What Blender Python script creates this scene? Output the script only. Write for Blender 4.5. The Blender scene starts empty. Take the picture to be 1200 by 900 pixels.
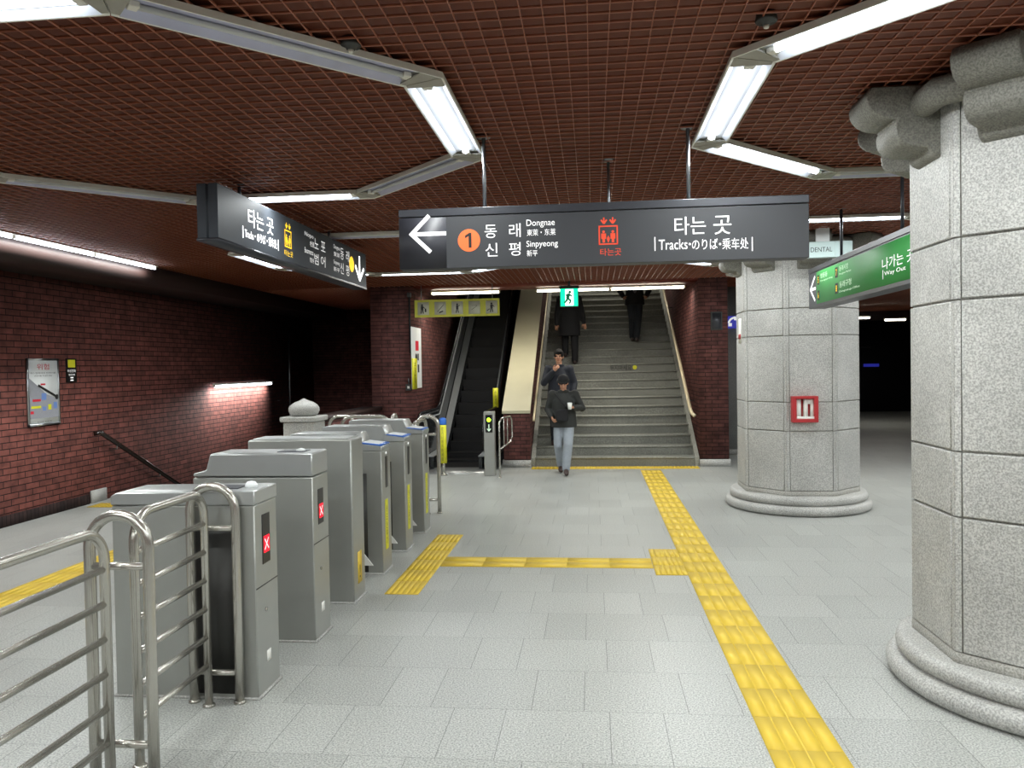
import bpy, bmesh, math, random
from mathutils import Vector, Matrix
random.seed(7)
PI = math.pi
col = bpy.context.scene.collection

# ------------------------------------------------------------------ camera
F, YAW, PITCH, ROLL, EYE = 920.0, 0.1025, 0.0228, 0.0172, 1.75
def cam_axes():
    cy, sy = math.cos(YAW), math.sin(YAW)
    fw = Vector((-sy*math.cos(PITCH), cy*math.cos(PITCH), -math.sin(PITCH)))
    r0 = Vector((cy, sy, 0)); u0 = r0.cross(fw)
    return math.cos(ROLL)*r0-math.sin(ROLL)*u0, math.sin(ROLL)*r0+math.cos(ROLL)*u0, fw
CR, CU, CF = cam_axes()
def ray(x, y): return CF+CR*((x-600)/F)-CU*((y-450)/F)
O = Vector((0, 0, EYE))
def at_x(x, y, X): d = ray(x, y); return O+d*(X/d.x)
def at_y(x, y, Y): d = ray(x, y); return O+d*(Y/d.y)
def at_z(x, y, Z): d = ray(x, y); return O+d*((Z-EYE)/d.z)
cd = bpy.data.cameras.new('camera'); cd.sensor_width = 36; cd.lens = F/1200*36; cd.clip_start = .05
co = bpy.data.objects.new('camera', cd); col.objects.link(co)
M4 = Matrix((CR, CU, -CF)).transposed().to_4x4(); M4.translation = O
co.matrix_world = M4
bpy.context.scene.camera = co

# ------------------------------------------------------------------ materials
def s2l(c):
    return tuple(((v/255)/12.92 if v/255 < .04045 else ((v/255+.055)/1.055)**2.4) for v in c)
class N:
    def __init__(s, name):
        s.m = bpy.data.materials.new(name); s.m.use_nodes = True
        s.t = s.m.node_tree; s.b = s.t.nodes['Principled BSDF']
    def n(s, typ, **kw):
        x = s.t.nodes.new(typ)
        for k, v in kw.items():
            if k in x.inputs: x.inputs[k].default_value = v
            else: setattr(x, k, v)
        return x
    def l(s, a, b): s.t.links.new(a, b)
    def set(s, k, v): s.b.inputs[k].default_value = v
def plain(name, c, rough=.5, metal=0, emit=0, var=.08, scale=18, spec=None, ecol=None):
    g = N(name); c = s2l(c)
    g.set('Roughness', rough); g.set('Metallic', metal)
    if spec is not None: g.set('Specular IOR Level', spec)
    if var > 0:
        tc = g.n('ShaderNodeTexCoord'); no = g.n('ShaderNodeTexNoise', Scale=scale, Detail=3.0)
        g.l(tc.outputs['Object'], no.inputs['Vector'])
        mx = g.n('ShaderNodeMix', data_type='RGBA')
        mx.inputs[6].default_value = (*[v*(1-var) for v in c], 1); mx.inputs[7].default_value = (*[min(1, v*(1+var)) for v in c], 1)
        g.l(no.outputs['Fac'], mx.inputs[0]); g.l(mx.outputs[2], g.b.inputs['Base Color'])
    else: g.set('Base Color', (*c, 1))
    if emit:
        g.set('Emission Color', (*(s2l(ecol) if ecol else c), 1)); g.set('Emission Strength', emit)
    return g.m
def steel(name, c, rough=.3, streak=True):
    g = N(name); c = s2l(c); g.set('Metallic', 1.0); g.set('Base Color', (*c, 1))
    tc = g.n('ShaderNodeTexCoord'); mp = g.n('ShaderNodeMapping'); mp.inputs['Scale'].default_value = (3, 3, 60) if streak else (8, 8, 8)
    no = g.n('ShaderNodeTexNoise', Scale=4.0, Detail=4.0)
    g.l(tc.outputs['Object'], mp.inputs['Vector']); g.l(mp.outputs[0], no.inputs['Vector'])
    r = g.n('ShaderNodeMapRange'); r.inputs['To Min'].default_value = rough*.8; r.inputs['To Max'].default_value = rough*1.25
    g.l(no.outputs['Fac'], r.inputs['Value']); g.l(r.outputs[0], g.b.inputs['Roughness'])
    return g.m
def granite(name, c, rough=.5, contrast=.35, scale=110, bump=.1):
    g = N(name); c = s2l(c); g.set('Roughness', rough)
    tc = g.n('ShaderNodeTexCoord')
    n1 = g.n('ShaderNodeTexNoise', Scale=float(scale), Detail=2.0); n2 = g.n('ShaderNodeTexNoise', Scale=2.2, Detail=3.0)
    g.l(tc.outputs['Object'], n1.inputs['Vector']); g.l(tc.outputs['Object'], n2.inputs['Vector'])
    rp = g.n('ShaderNodeValToRGB'); e = rp.color_ramp.elements
    e[0].position = .36; e[0].color = (*[v*(1-contrast) for v in c], 1); e[1].position = .64; e[1].color = (*[min(1, v*(1+contrast*.6)) for v in c], 1)
    g.l(n1.outputs['Fac'], rp.inputs[0])
    mr = g.n('ShaderNodeMapRange'); mr.inputs['From Min'].default_value = .3; mr.inputs['From Max'].default_value = .7
    mr.inputs['To Min'].default_value = .84; mr.inputs['To Max'].default_value = 1.12
    g.l(n2.outputs['Fac'], mr.inputs['Value'])
    mx = g.n('ShaderNodeMix', data_type='RGBA', blend_type='MULTIPLY'); mx.inputs[0].default_value = 1
    g.l(rp.outputs[0], mx.inputs[6]); g.l(mr.outputs[0], mx.inputs[7]); g.l(mx.outputs[2], g.b.inputs['Base Color'])
    if bump:
        bp = g.n('ShaderNodeBump', Strength=bump, Distance=.004); g.l(n1.outputs['Fac'], bp.inputs['Height']); g.l(bp.outputs[0], g.b.inputs['Normal'])
    return g.m
def brick(name, c1, c2, mortar, vertical=False, w=.21, h=.066):
    g = N(name); g.set('Roughness', .8); g.set('Specular IOR Level', .25)
    tc = g.n('ShaderNodeTexCoord'); ge = g.n('ShaderNodeNewGeometry')
    sp = g.n('ShaderNodeSeparateXYZ'); sn = g.n('ShaderNodeSeparateXYZ')
    g.l(tc.outputs['Object'], sp.inputs[0]); g.l(ge.outputs['Normal'], sn.inputs[0])
    ab = g.n('ShaderNodeMath', operation='ABSOLUTE'); g.l(sn.outputs[0], ab.inputs[0])
    gt = g.n('ShaderNodeMath', operation='GREATER_THAN'); gt.inputs[1].default_value = .5; g.l(ab.outputs[0], gt.inputs[0])
    mx = g.n('ShaderNodeMix'); g.l(gt.outputs[0], mx.inputs[0]); g.l(sp.outputs[0], mx.inputs[2]); g.l(sp.outputs[1], mx.inputs[3])
    cb = g.n('ShaderNodeCombineXYZ'); g.l(mx.outputs[0], cb.inputs[0]); g.l(sp.outputs[2], cb.inputs[1])
    bt = g.n('ShaderNodeTexBrick'); bt.offset = .5; bt.inputs['Scale'].default_value = 1
    bt.inputs['Brick Width'].default_value = w; bt.inputs['Row Height'].default_value = h; bt.inputs['Mortar Size'].default_value = .0055
    bt.inputs['Mortar Smooth'].default_value = .2; bt.inputs['Bias'].default_value = -.1
    bt.inputs['Color1'].default_value = (*s2l(c1), 1); bt.inputs['Color2'].default_value = (*s2l(c2), 1); bt.inputs['Mortar'].default_value = (*s2l(mortar), 1)
    g.l(cb.outputs[0], bt.inputs['Vector'])
    no = g.n('ShaderNodeTexNoise', Scale=9.0, Detail=4.0); g.l(tc.outputs['Object'], no.inputs['Vector'])
    mr = g.n('ShaderNodeMapRange'); mr.inputs['From Min'].default_value = .3; mr.inputs['From Max'].default_value = .7
    mr.inputs['To Min'].default_value = .65; mr.inputs['To Max'].default_value = 1.3
    g.l(no.outputs['Fac'], mr.inputs['Value'])
    m2 = g.n('ShaderNodeMix', data_type='RGBA', blend_type='MULTIPLY'); m2.inputs[0].default_value = 1
    g.l(bt.outputs['Color'], m2.inputs[6]); g.l(mr.outputs[0], m2.inputs[7]); g.l(m2.outputs[2], g.b.inputs['Base Color'])
    bp = g.n('ShaderNodeBump', Strength=.7, Distance=.01, invert=True); g.l(bt.outputs['Fac'], bp.inputs['Height']); g.l(bp.outputs[0], g.b.inputs['Normal'])
    return g.m
def floor_mat():
    g = N('granite floor slabs'); g.set('Roughness', .34); g.set('Specular IOR Level', .4)
    tc = g.n('ShaderNodeTexCoord'); sp = g.n('ShaderNodeSeparateXYZ'); g.l(tc.outputs['Object'], sp.inputs[0])
    def mth(op, a, b=None):
        x = g.n('ShaderNodeMath', operation=op)
        for i, v in enumerate((a, b)):
            if v is None: continue
            if isinstance(v, (int, float)): x.inputs[i].default_value = v
            else: g.l(v, x.inputs[i])
        return x.outputs[0]
    ROW, PER = .52, .79
    ry = mth('DIVIDE', mth('ADD', sp.outputs[1], 20.0-.02), ROW)
    row = mth('FLOOR', ry); fy = mth('MULTIPLY', mth('SUBTRACT', ry, row), ROW)
    odd = mth('MODULO', row, 2.0)
    xs = mth('ADD', mth('ADD', sp.outputs[0], 31.6+.07), mth('MULTIPLY', odd, .395))
    cx = mth('DIVIDE', xs, PER); cell = mth('FLOOR', cx); fx = mth('MULTIPLY', mth('SUBTRACT', cx, cell), PER)
    narrow = mth('GREATER_THAN', fx, .525)
    def near(v, t, w=.0022): return mth('LESS_THAN', mth('ABSOLUTE', mth('SUBTRACT', v, t)), w)
    j = mth('MAXIMUM', mth('MAXIMUM', near(fx, 0, .004), near(fx, .525)), near(fy, 0, .003))
    cb = g.n('ShaderNodeCombineXYZ'); g.l(mth('ADD', mth('MULTIPLY', cell, 2.0), narrow), cb.inputs[0]); g.l(row, cb.inputs[1])
    wn = g.n('ShaderNodeTexWhiteNoise', noise_dimensions='2D'); g.l(cb.outputs[0], wn.inputs['Vector'])
    n1 = g.n('ShaderNodeTexNoise', Scale=115.0, Detail=3.0); g.l(tc.outputs['Object'], n1.inputs['Vector'])
    n2 = g.n('ShaderNodeTexNoise', Scale=.8, Detail=4.0); g.l(tc.outputs['Object'], n2.inputs['Vector'])
    rp = g.n('ShaderNodeValToRGB'); e = rp.color_ramp.elements
    e[0].position = .36; e[0].color = (*s2l((130, 133, 130)), 1); e[1].position = .62; e[1].color = (*s2l((190, 192, 187)), 1)
    g.l(n1.outputs['Fac'], rp.inputs[0])
    k = mth('MULTIPLY', mth('ADD', .90, mth('MULTIPLY', wn.outputs['Value'], .12)), mth('ADD', .86, mth('MULTIPLY', n2.outputs['Fac'], .28)))
    k2 = mth('MULTIPLY', k, mth('SUBTRACT', 1.0, mth('MULTIPLY', j, .5)))
    mx = g.n('ShaderNodeMix', data_type='RGBA', blend_type='MULTIPLY'); mx.inputs[0].default_value = 1
    g.l(rp.outputs[0], mx.inputs[6]); g.l(k2, mx.inputs[7]); g.l(mx.outputs[2], g.b.inputs['Base Color'])
    rr = g.n('ShaderNodeMapRange'); rr.inputs['To Min'].default_value = .26; rr.inputs['To Max'].default_value = .46
    g.l(n2.outputs['Fac'], rr.inputs['Value']); g.l(rr.outputs[0], g.b.inputs['Roughness'])
    return g.m
M = {}
M['floor'] = floor_mat()
M['granite'] = granite('pale granite', (180, 180, 176), .55)
M['granite_dark'] = granite('granite joint', (160, 159, 152), .6)
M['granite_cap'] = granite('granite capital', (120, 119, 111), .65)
M['stone_step'] = granite('stair stone', (118, 119, 111), .55, .3, 60)
M['stone_nose'] = granite('stair nosing stone', (146, 147, 138), .5, .25, 60)
M['greywall'] = granite('grey stone wall', (150, 152, 150), .4, .15, 60, 0)
M['brick'] = brick('red brick', (120, 70, 62), (98, 58, 52), (26, 18, 18), w=.235, h=.074)
M['brick_stair'] = brick('dark brown brick', (100, 62, 58), (80, 50, 47), (44, 32, 31))
M['soldier'] = brick('dark soldier course', (58, 40, 38), (42, 30, 30), (20, 16, 16), w=.066, h=.2)
M['blade'] = plain('red brown ceiling blade', (150, 90, 66), .35, 0, 0, .1, 6)
M['board'] = plain('dark ceiling board', (102, 52, 34), .6, 0, 0, .25, 5)
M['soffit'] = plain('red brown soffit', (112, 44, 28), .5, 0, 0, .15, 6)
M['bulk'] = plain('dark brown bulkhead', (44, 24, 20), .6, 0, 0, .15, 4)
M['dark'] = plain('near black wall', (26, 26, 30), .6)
M['white_metal'] = plain('painted light housing', (224, 222, 210), .45, 0, 0, .1, 9)
M['grey_housing'] = plain('aged grey housing', (222, 220, 208), .5, 0, 0, .15, 7)
M['reflector'] = plain('white reflector', (226, 230, 236), .3, 0, 0, 0)
M['dull_reflector'] = plain('dull reflector', (176, 176, 196), .3, 0, 0, .2, 5)
M['tube_on'] = plain('lit fluorescent tube', (240, 245, 255), .4, 0, 6, 0, ecol=(236, 244, 255))
M['tube_warm'] = plain('lit warm tube', (255, 248, 232), .4, 0, 5, 0, ecol=(255, 246, 226))
M['tube_off'] = plain('unlit tube', (196, 196, 190), .35, 0, 0, .05)
for k in M:
    if k.startswith('tube_'): M[k].cycles.emission_sampling = 'NONE'
M['holder'] = plain('lamp holder', (216, 212, 200), .5)
M['corner'] = plain('corner cover', (150, 146, 134), .55, 0, 0, .15)
M['rust'] = plain('yellow stain', (198, 158, 44), .6)
M['gate'] = plain('brushed gate steel', (166, 168, 163), .4, .6, 0, .05, 9)
M['gate_top'] = plain('gate lid steel', (182, 185, 184), .34, .65, 0, .05, 9)
M['gate_dark'] = plain('dark metal and recess shade', (64, 64, 62), .5, .6)  # dark grey metal; on the gate sides its colour carries the recess shade
M['chrome'] = plain('polished rail steel', (186, 184, 176), .24, .8, 0, .03)
M['rod'] = steel('hanger rod steel', (140, 144, 148), .35, False)
M['black'] = plain('black panel', (16, 16, 18), .3, 0, 0, 0)
M['black_matt'] = plain('matt black', (20, 20, 22), .7, 0, 0, 0)
M['rubber'] = plain('black rubber', (30, 31, 34), .22, 0, 0, 0)
M['smoke'] = plain('dark balustrade', (34, 38, 40), .12, 0, 0, 0)
M['esc_step'] = plain('escalator step', (24, 24, 26), .55, .3)
M['sign'] = plain('charcoal sign face', (56, 58, 62), .5, 0, 0, .06, 3)
M['sign_panel'] = plain('darker sign panel', (47, 48, 55), .5, 0, 0, 0)
M['sign_edge'] = plain('sign casing', (60, 62, 68), .35, .3, 0, .05)
M['sign_gloss'] = plain('glossy sign face', (60, 65, 72), .55, 0, 0, 0, spec=.3)
M['ink_white'] = plain('white lettering', (240, 240, 240), .5, 0, .25, 0)
M['ink_glow'] = plain('backlit white lettering', (250, 250, 250), .5, 0, 1.2, 0)
M['ink_orange'] = plain('orange disc', (234, 106, 52), .5, 0, .12, 0)
M['ink_red'] = plain('orange red pictogram', (224, 74, 44), .5, 0, .1, 0)
M['ink_yellow'] = plain('yellow pictogram', (245, 200, 30), .5, 0, .5, 0)
M['ink_black'] = plain('black ink', (24, 24, 24), .6, 0, 0, 0)
M['ink_pale'] = plain('pale green lettering', (205, 235, 205), .5, 0, .2, 0)
M['ink_rust'] = plain('faded orange pictogram', (150, 112, 70), .5, 0, 0, 0)
M['green'] = plain('green sign face', (48, 132, 62), .6, 0, .07, .15, 3)
M['green_glow'] = plain('exit sign green', (20, 200, 140), .5, 0, 1.1, 0, ecol=(10, 190, 130))
M['exit_dark'] = plain('exit sign dark green', (0, 110, 74), .5, 0, .2, 0)
M['exit_white'] = plain('exit sign white', (235, 255, 245), .5, 0, 1.1, 0)
M['white'] = plain('white board', (226, 230, 230), .5, 0, 0, 0)
M['lightbox'] = plain('lightbox white', (176, 196, 194), .5, 0, .03, 0)
M['yellow'] = plain('yellow sticker', (216, 214, 40), .5, 0, 0, .04)
M['tactile'] = plain('yellow tactile paving', (220, 188, 58), .5, 0, 0, .03, 3)
M['tact_line'] = plain('tactile joint', (186, 152, 40), .6, 0, 0, 0)
M['blue'] = plain('blue cap', (48, 108, 200), .4, 0, 0, 0)
M['blue_sign'] = plain('blue sign', (52, 56, 190), .4, 0, .15, 0)
M['red'] = plain('red painted frame', (178, 44, 48), .45, 0, 0, .08)
M['red_ink'] = plain('red ink', (210, 40, 60), .5, 0, 0, 0)
M['red_glow'] = plain('red light', (200, 20, 40), .5, 0, 1.0, 0, ecol=(255, 8, 30))
M['green_led'] = plain('green lamp', (150, 255, 30), .5, 0, 3.0, 0)
M['cream'] = plain('cream wall cladding', (184, 178, 150), .45, 0, 0, .08, 3)
M['olive_board'] = plain('yellow guidance board', (176, 176, 40), .5, 0, 0, .1)
M['picto_board'] = plain('pale pictogram panel', (180, 180, 160), .5, 0, 0, .05)
M['brass'] = plain('worn brass rail', (214, 200, 166), .35, .3, 0, .05)
M['dark_rail'] = plain('dark wooden rail', (34, 24, 20), .22)
M['paper'] = plain('white label', (238, 238, 232), .5, 0, 0, 0)
M['pic_grey'] = plain('poster grey', (150, 152, 160), .5, 0, 0, .1, 30)
M['pic_blue'] = plain('poster blue', (110, 140, 200), .5, 0, 0, 0)
M['frame_light'] = plain('satin aluminium trim', (182, 186, 188), .3, .4, 0, .05)
M['frame_alu'] = steel('aluminium frame', (196, 200, 204), .3, False)
M['flap'] = plain('white flap', (232, 232, 228), .3, 0, 0, 0)
M['skin'] = plain('skin', (184, 138, 112), .65, 0, 0, .05, 30, spec=.25)
M['hair'] = plain('black hair', (20, 18, 17), .75, 0, 0, .1, 60, spec=.2)
M['jacket_olive'] = plain('dark olive jacket', (40, 42, 40), .8, 0, 0, .25, 25)
M['jacket_navy'] = plain('dark navy coat', (30, 34, 44), .8, 0, 0, .2, 25)
M['cloth_black'] = plain('black cloth', (22, 22, 25), .85, 0, 0, .2, 25)
M['shirt_grey'] = plain('grey shirt', (104, 104, 108), .8, 0, 0, .1)
M['jeans'] = plain('pale blue jeans', (150, 158, 166), .8, 0, 0, .12, 20)
M['trouser'] = plain('dark trousers', (34, 38, 44), .85, 0, 0, .15)
M['shoe'] = plain('brown shoe', (58, 44, 40), .5)
M['shoe_white'] = plain('white shoe', (190, 190, 188), .5)
M['knit'] = plain('black knit cap', (16, 16, 18), .9)
M['lips'] = plain('lips', (150, 88, 80), .5, 0, 0, 0)
M['eye'] = plain('dark eye', (24, 18, 16), .3, 0, 0, 0)

# ------------------------------------------------------------------ mesh builder
class MB:
    def __init__(s): s.b = bmesh.new()
    def box(s, x0, x1, y0, y1, z0, z1, bev=0, mat=None):
        x0, x1 = sorted((x0, x1)); y0, y1 = sorted((y0, y1)); z0, z1 = sorted((z0, z1))
        v = [s.b.verts.new(p) for p in ((x0,y0,z0),(x1,y0,z0),(x1,y1,z0),(x0,y1,z0),(x0,y0,z1),(x1,y0,z1),(x1,y1,z1),(x0,y1,z1))]
        f = [s.b.faces.new([v[i] for i in q]) for q in ((3,2,1,0),(4,5,6,7),(0,1,5,4),(1,2,6,5),(2,3,7,6),(3,0,4,7))]
        if bev:
            e = set(sum([list(q.edges) for q in f], []))
            bmesh.ops.bevel(s.b, geom=list(e), offset=bev, segments=1, affect='EDGES')
        elif mat is not None: bmesh.ops.transform(s.b, matrix=mat, verts=v)
        return s
    def prism(s, pts, ax, a0, a1, bev=0):
        """pts: 2D polygon in the two other axes (in xyz order); extruded along ax"""
        def P(p, a):
            return ((a, p[0], p[1]), (p[0], a, p[1]), (p[0], p[1], a))[ax]
        A = [s.b.verts.new(P(p, a0)) for p in pts]; B = [s.b.verts.new(P(p, a1)) for p in pts]
        n = len(pts); f = [s.b.faces.new(A[::-1]), s.b.faces.new(B)]
        for i in range(n): f.append(s.b.faces.new((A[i], A[(i+1) % n], B[(i+1) % n], B[i])))
        bmesh.ops.recalc_face_normals(s.b, faces=f)
        if bev:
            e = set(sum([list(q.edges) for q in f], []))
            bmesh.ops.bevel(s.b, geom=list(e), offset=bev, segments=1, affect='EDGES')
        return s
    def tube(s, pts, r, seg=10, caps=True, closed=False, r2=None, side=None):
        """tube through pts; r float or list; r2 second radius (elliptic) with side vector"""
        pts = [Vector(p) for p in pts]; n = len(pts); seg = max(9, seg)
        R = r if isinstance(r, (list, tuple)) else [r]*n
        Q = r2 if isinstance(r2, (list, tuple)) else ([r2]*n if r2 else R)
        rings = []; prev = Vector(side) if side else None
        for i, p in enumerate(pts):
            if closed: t = pts[(i+1) % n]-pts[i-1]
            else: t = pts[min(i+1, n-1)]-pts[max(i-1, 0)]
            t.normalize()
            if prev is None: prev = Vector((0, 0, 1)) if abs(t.z) < .9 else Vector((1, 0, 0))
            a = prev-t*prev.dot(t)
            if a.length < 1e-5: a = Vector((1, 0, 0))-t*t.x
            a.normalize(); b = t.cross(a); prev = a
            rings.append([s.b.verts.new(p+a*(R[i]*math.cos(2*PI*k/seg))+b*(Q[i]*math.sin(2*PI*k/seg))) for k in range(seg)])
        m = n if closed else n-1
        for i in range(m):
            A, B = rings[i], rings[(i+1) % n]
            for k in range(seg): s.b.faces.new((A[k], A[(k+1) % seg], B[(k+1) % seg], B[k]))
        if caps and not closed:
            s.b.faces.new(rings[0][::-1]); s.b.faces.new(rings[-1])
        return s
    def lathe(s, prof, c=(0, 0), seg=32, rot=0, sx=1, sy=1):
        rings = []
        for r, z in prof:
            if r < 1e-6: rings.append([s.b.verts.new((c[0], c[1], z))])
            else: rings.append([s.b.verts.new((c[0]+sx*r*math.cos(rot+2*PI*k/seg), c[1]+sy*r*math.sin(rot+2*PI*k/seg), z)) for k in range(seg)])
        for A, B in zip(rings, rings[1:]):
            for k in range(seg):
                k2 = (k+1) % seg
                if len(A) == 1 and len(B) == 1: continue
                if len(A) == 1: s.b.faces.new((A[0], B[k2], B[k]))
                elif len(B) == 1: s.b.faces.new((A[k], A[k2], B[0]))
                else: s.b.faces.new((A[k], A[k2], B[k2], B[k]))
        if len(rings[0]) > 1: s.b.faces.new(rings[0][::-1])
        if len(rings[-1]) > 1: s.b.faces.new(rings[-1])
        return s
    def ell(s, c, rx, ry, rz, u=16, v=10, rot=None):
        mt = Matrix.Translation(c) @ (rot.to_4x4() if rot else Matrix.Identity(4)) @ Matrix.Diagonal((rx, ry, rz, 1))
        bmesh.ops.create_uvsphere(s.b, u_segments=u, v_segments=v, radius=1, matrix=mt); return s
    def poly(s, pts, off=(0, 0, 0)):
        f = s.b.faces.new([s.b.verts.new(Vector(p)+Vector(off)) for p in pts]); return s
    def build(s, name, mat, parent=None, loc=None, sharp=44, mod=None, base=None):
        me = bpy.data.meshes.new(name)
        for f in s.b.faces: f.smooth = True
        lim = math.radians(sharp)
        for e in s.b.edges:
            if len(e.link_faces) == 2: e.smooth = e.calc_face_angle(0) < lim
            else: e.smooth = False
        if base is not None: bmesh.ops.translate(s.b, verts=s.b.verts[:], vec=-Vector(base))
        s.b.to_mesh(me); s.b.free()
        me.materials.append(mat)
        o = bpy.data.objects.new(name, me); col.objects.link(o)
        if parent: o.parent = parent
        if loc is not None: o.location = loc
        elif base is not None: o.location = base
        return o
def thing(name, label, cat, loc=(0, 0, 0), rz=0, group=None):
    o = bpy.data.objects.new(name, None); col.objects.link(o); o.location = loc; o.rotation_euler = (0, 0, rz)
    o.empty_display_size = .1
    return tag(o, label, cat, group)
def tag(o, label=None, cat=None, group=None, kind=None):
    if label: o['label'] = label
    if cat: o['category'] = cat
    if group: o['group'] = group
    if kind: o['kind'] = kind
    return o
def struct(o): o['kind'] = 'structure'; return o
def dup(root, loc, rz=None, label=None, group=None):
    r = root.copy(); col.objects.link(r); r.location = loc
    if rz is not None: r.rotation_euler = (0, 0, rz)
    if label: r['label'] = label
    if group: r['group'] = group
    for ch in list(root.children):
        c = ch.copy(); col.objects.link(c); c.parent = r
        for g in list(ch.children):
            d = g.copy(); col.objects.link(d); d.parent = c
    return r
def text_into(mb, body, o, ux, uy, w, h, depth=.001, keep=False, align='C'):
    """lettering fitted to the box w x h whose lower left corner is o, along ux and uy"""
    cu = bpy.data.curves.new('lettering', 'FONT'); cu.body = body; cu.align_x = 'CENTER'; cu.resolution_u = 3
    cu.extrude = 0; cu.space_line = .95
    ob = bpy.data.objects.new('lettering', cu); col.objects.link(ob)
    bpy.context.view_layer.update()
    me = bpy.data.meshes.new_from_object(ob.evaluated_get(bpy.context.evaluated_depsgraph_get()))
    bpy.data.objects.remove(ob); bpy.data.curves.remove(cu)
    if not len(me.vertices): return mb
    xs = [v.co.x for v in me.vertices]; ys = [v.co.y for v in me.vertices]
    x0, x1, y0, y1 = min(xs), max(xs), min(ys), max(ys)
    sx = w/max(x1-x0, 1e-6); sy = h/max(y1-y0, 1e-6); dx = 0
    if keep:
        k = min(sx, sy); dx = (w-(x1-x0)*k)/2 if align == 'C' else 0; sx = sy = k
    o, ux, uy = Vector(o), Vector(ux), Vector(uy); nn = ux.cross(uy)
    vs = [mb.b.verts.new(o+ux*(dx+(v.co.x-x0)*sx)+uy*((v.co.y-y0)*sy)+nn*depth) for v in me.vertices]
    for p in me.polygons:
        try: mb.b.faces.new([vs[i] for i in p.vertices])
        except ValueError: pass
    bpy.data.meshes.remove(me)
    return mb
def flat(mb, pts2, o, ux, uy, depth=.001):
    o, ux, uy = Vector(o), Vector(ux), Vector(uy); nn = ux.cross(uy)
    mb.b.faces.new([mb.b.verts.new(o+ux*p[0]+uy*p[1]+nn*depth) for p in pts2]); return mb
def rect(x, y, w, h): return [(x, y), (x+w, y), (x+w, y+h), (x, y+h)]
def disc(x, y, r, n=28, ry=None): return [(x+r*math.cos(2*PI*k/n), y+(ry or r)*math.sin(2*PI*k/n)) for k in range(n)]
def bar(x0, y0, x1, y1, w):
    d = Vector((x1-x0, y1-y0)); d.normalize(); n = Vector((-d.y, d.x))*w/2
    return [(x0-n.x, y0-n.y), (x1-n.x, y1-n.y), (x1+n.x, y1+n.y), (x0+n.x, y0+n.y)]

# ------------------------------------------------------------------ setting
CZ = 3.17                       # underside of the ceiling grid
XL, XR, YB, YE = -6.75, 11.5, -4.0, 28.0
fl = MB().prism([(XL, YB), (XR, YB), (XR, YE), (2.2, YE), (2.2, 14.0), (-3.9, 14.0), (-3.9, 10.5), (XL, 10.5)], 2, -.15, 0)
struct(fl.build('floor', M['floor']))
def ceiling_part(mb, x0, x1, y0, y1, s=.09):
    k = math.ceil(x0/s)
    while k*s < x1: mb.box(k*s-.002, k*s+.002, y0, y1, CZ, CZ+.012); k += 1
    k = math.ceil(y0/s)
    while k*s < y1: mb.box(x0, x1, k*s-.002, k*s+.002, CZ+.001, CZ+.012); k += 1
cl = MB()
rects = ((-5.9, XR, YB, 13.5), (-5.9, -3.87, 13.5, 18.5), (2.27, XR, 13.5, YE))
for r in rects: ceiling_part(cl, *r)
g = cl.build('ceiling', M['blade']); struct(g)
cb_ = MB()
for x0, x1, y0, y1 in ((XL, XR, YB, 13.5), (XL, -3.87, 13.5, 18.5), (2.27, XR, 13.5, YE)): cb_.box(x0, x1, y0, y1, CZ+.032, CZ+.2)
struct(cb_.build('ceiling_board', M['board']))
struct(MB().box(XL-.2, XL, YB, 18.7, -3, CZ+.1).build('wall_left', M['brick']))
struct(MB().box(XL, XL+.02, YB, 9.85, 0, .13).build('baseboard_left', M['soldier']))
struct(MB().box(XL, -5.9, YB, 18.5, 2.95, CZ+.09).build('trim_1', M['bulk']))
struct(MB().box(XL, -3.87, 18.5, 18.7, -3, CZ+.1).build('wall_back_left', M['brick_stair']))
struct(MB().box(-3.87, -3.1, 13.5, 22.0, -3, 6.6).build('wall_escalator_left', M['brick_stair']))
struct(MB().box(1.79, 2.27, 13.5, 22.0, .12, 6.6).build('wall_stair_right', M['brick_stair']))
struct(MB().box(1.79, 2.29, 13.48, 22.0, 0, .12).build('baseboard_stair_right', M['granite']))
struct(MB().box(-3.1, 1.79, 22.0, 22.2, 0, 8).build('wall_stair_back', M['brick_stair']))
struct(MB().box(2.27, 4.75, 15.2, YE, .1, CZ+.1).build('wall_grey_stone', M['greywall']))
struct(MB().box(2.29, 4.77, 15.16, YE, 0, .1).build('baseboard_grey_stone', M['granite']))
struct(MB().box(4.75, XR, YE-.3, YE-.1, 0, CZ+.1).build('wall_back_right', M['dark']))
struct(MB().box(4.75, XR, 23.9, 24.3, 2.92, CZ+.1).build('trim_3', M['bulk']))
struct(MB().box(XR, XR+.2, YB, YE, 0, CZ+.1).build('wall_right', M['brick']))
struct(MB().box(XL, XR, YB-.2, YB, 0, CZ+.1).build('wall_front', M['brick']))
# lintel above stairs and escalator, with the sloping soffit behind it
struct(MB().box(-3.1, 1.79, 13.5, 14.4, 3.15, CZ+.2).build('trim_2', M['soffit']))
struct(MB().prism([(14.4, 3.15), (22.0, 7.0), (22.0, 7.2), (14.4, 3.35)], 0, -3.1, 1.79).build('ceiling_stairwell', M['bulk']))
# divider between escalator and stairs: brick below a sloping cream top
dv = MB().prism([(13.5, .12), (13.5, .93), (21.9, .93+8.4*.6), (21.9, .12)], 0, -1.55, -1.09)
struct(dv.build('wall_divider', M['brick_stair']))
struct(MB().prism([(13.47, .93), (13.47, .98), (21.9, .98+8.43*.6), (21.9, .93+8.43*.6)], 0, -1.57, -1.08).build('trim_4', M['cream']))
struct(MB().box(-1.57, -1.08, 13.46, 14, 0, .12).build('baseboard_divider', M['granite']))

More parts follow.
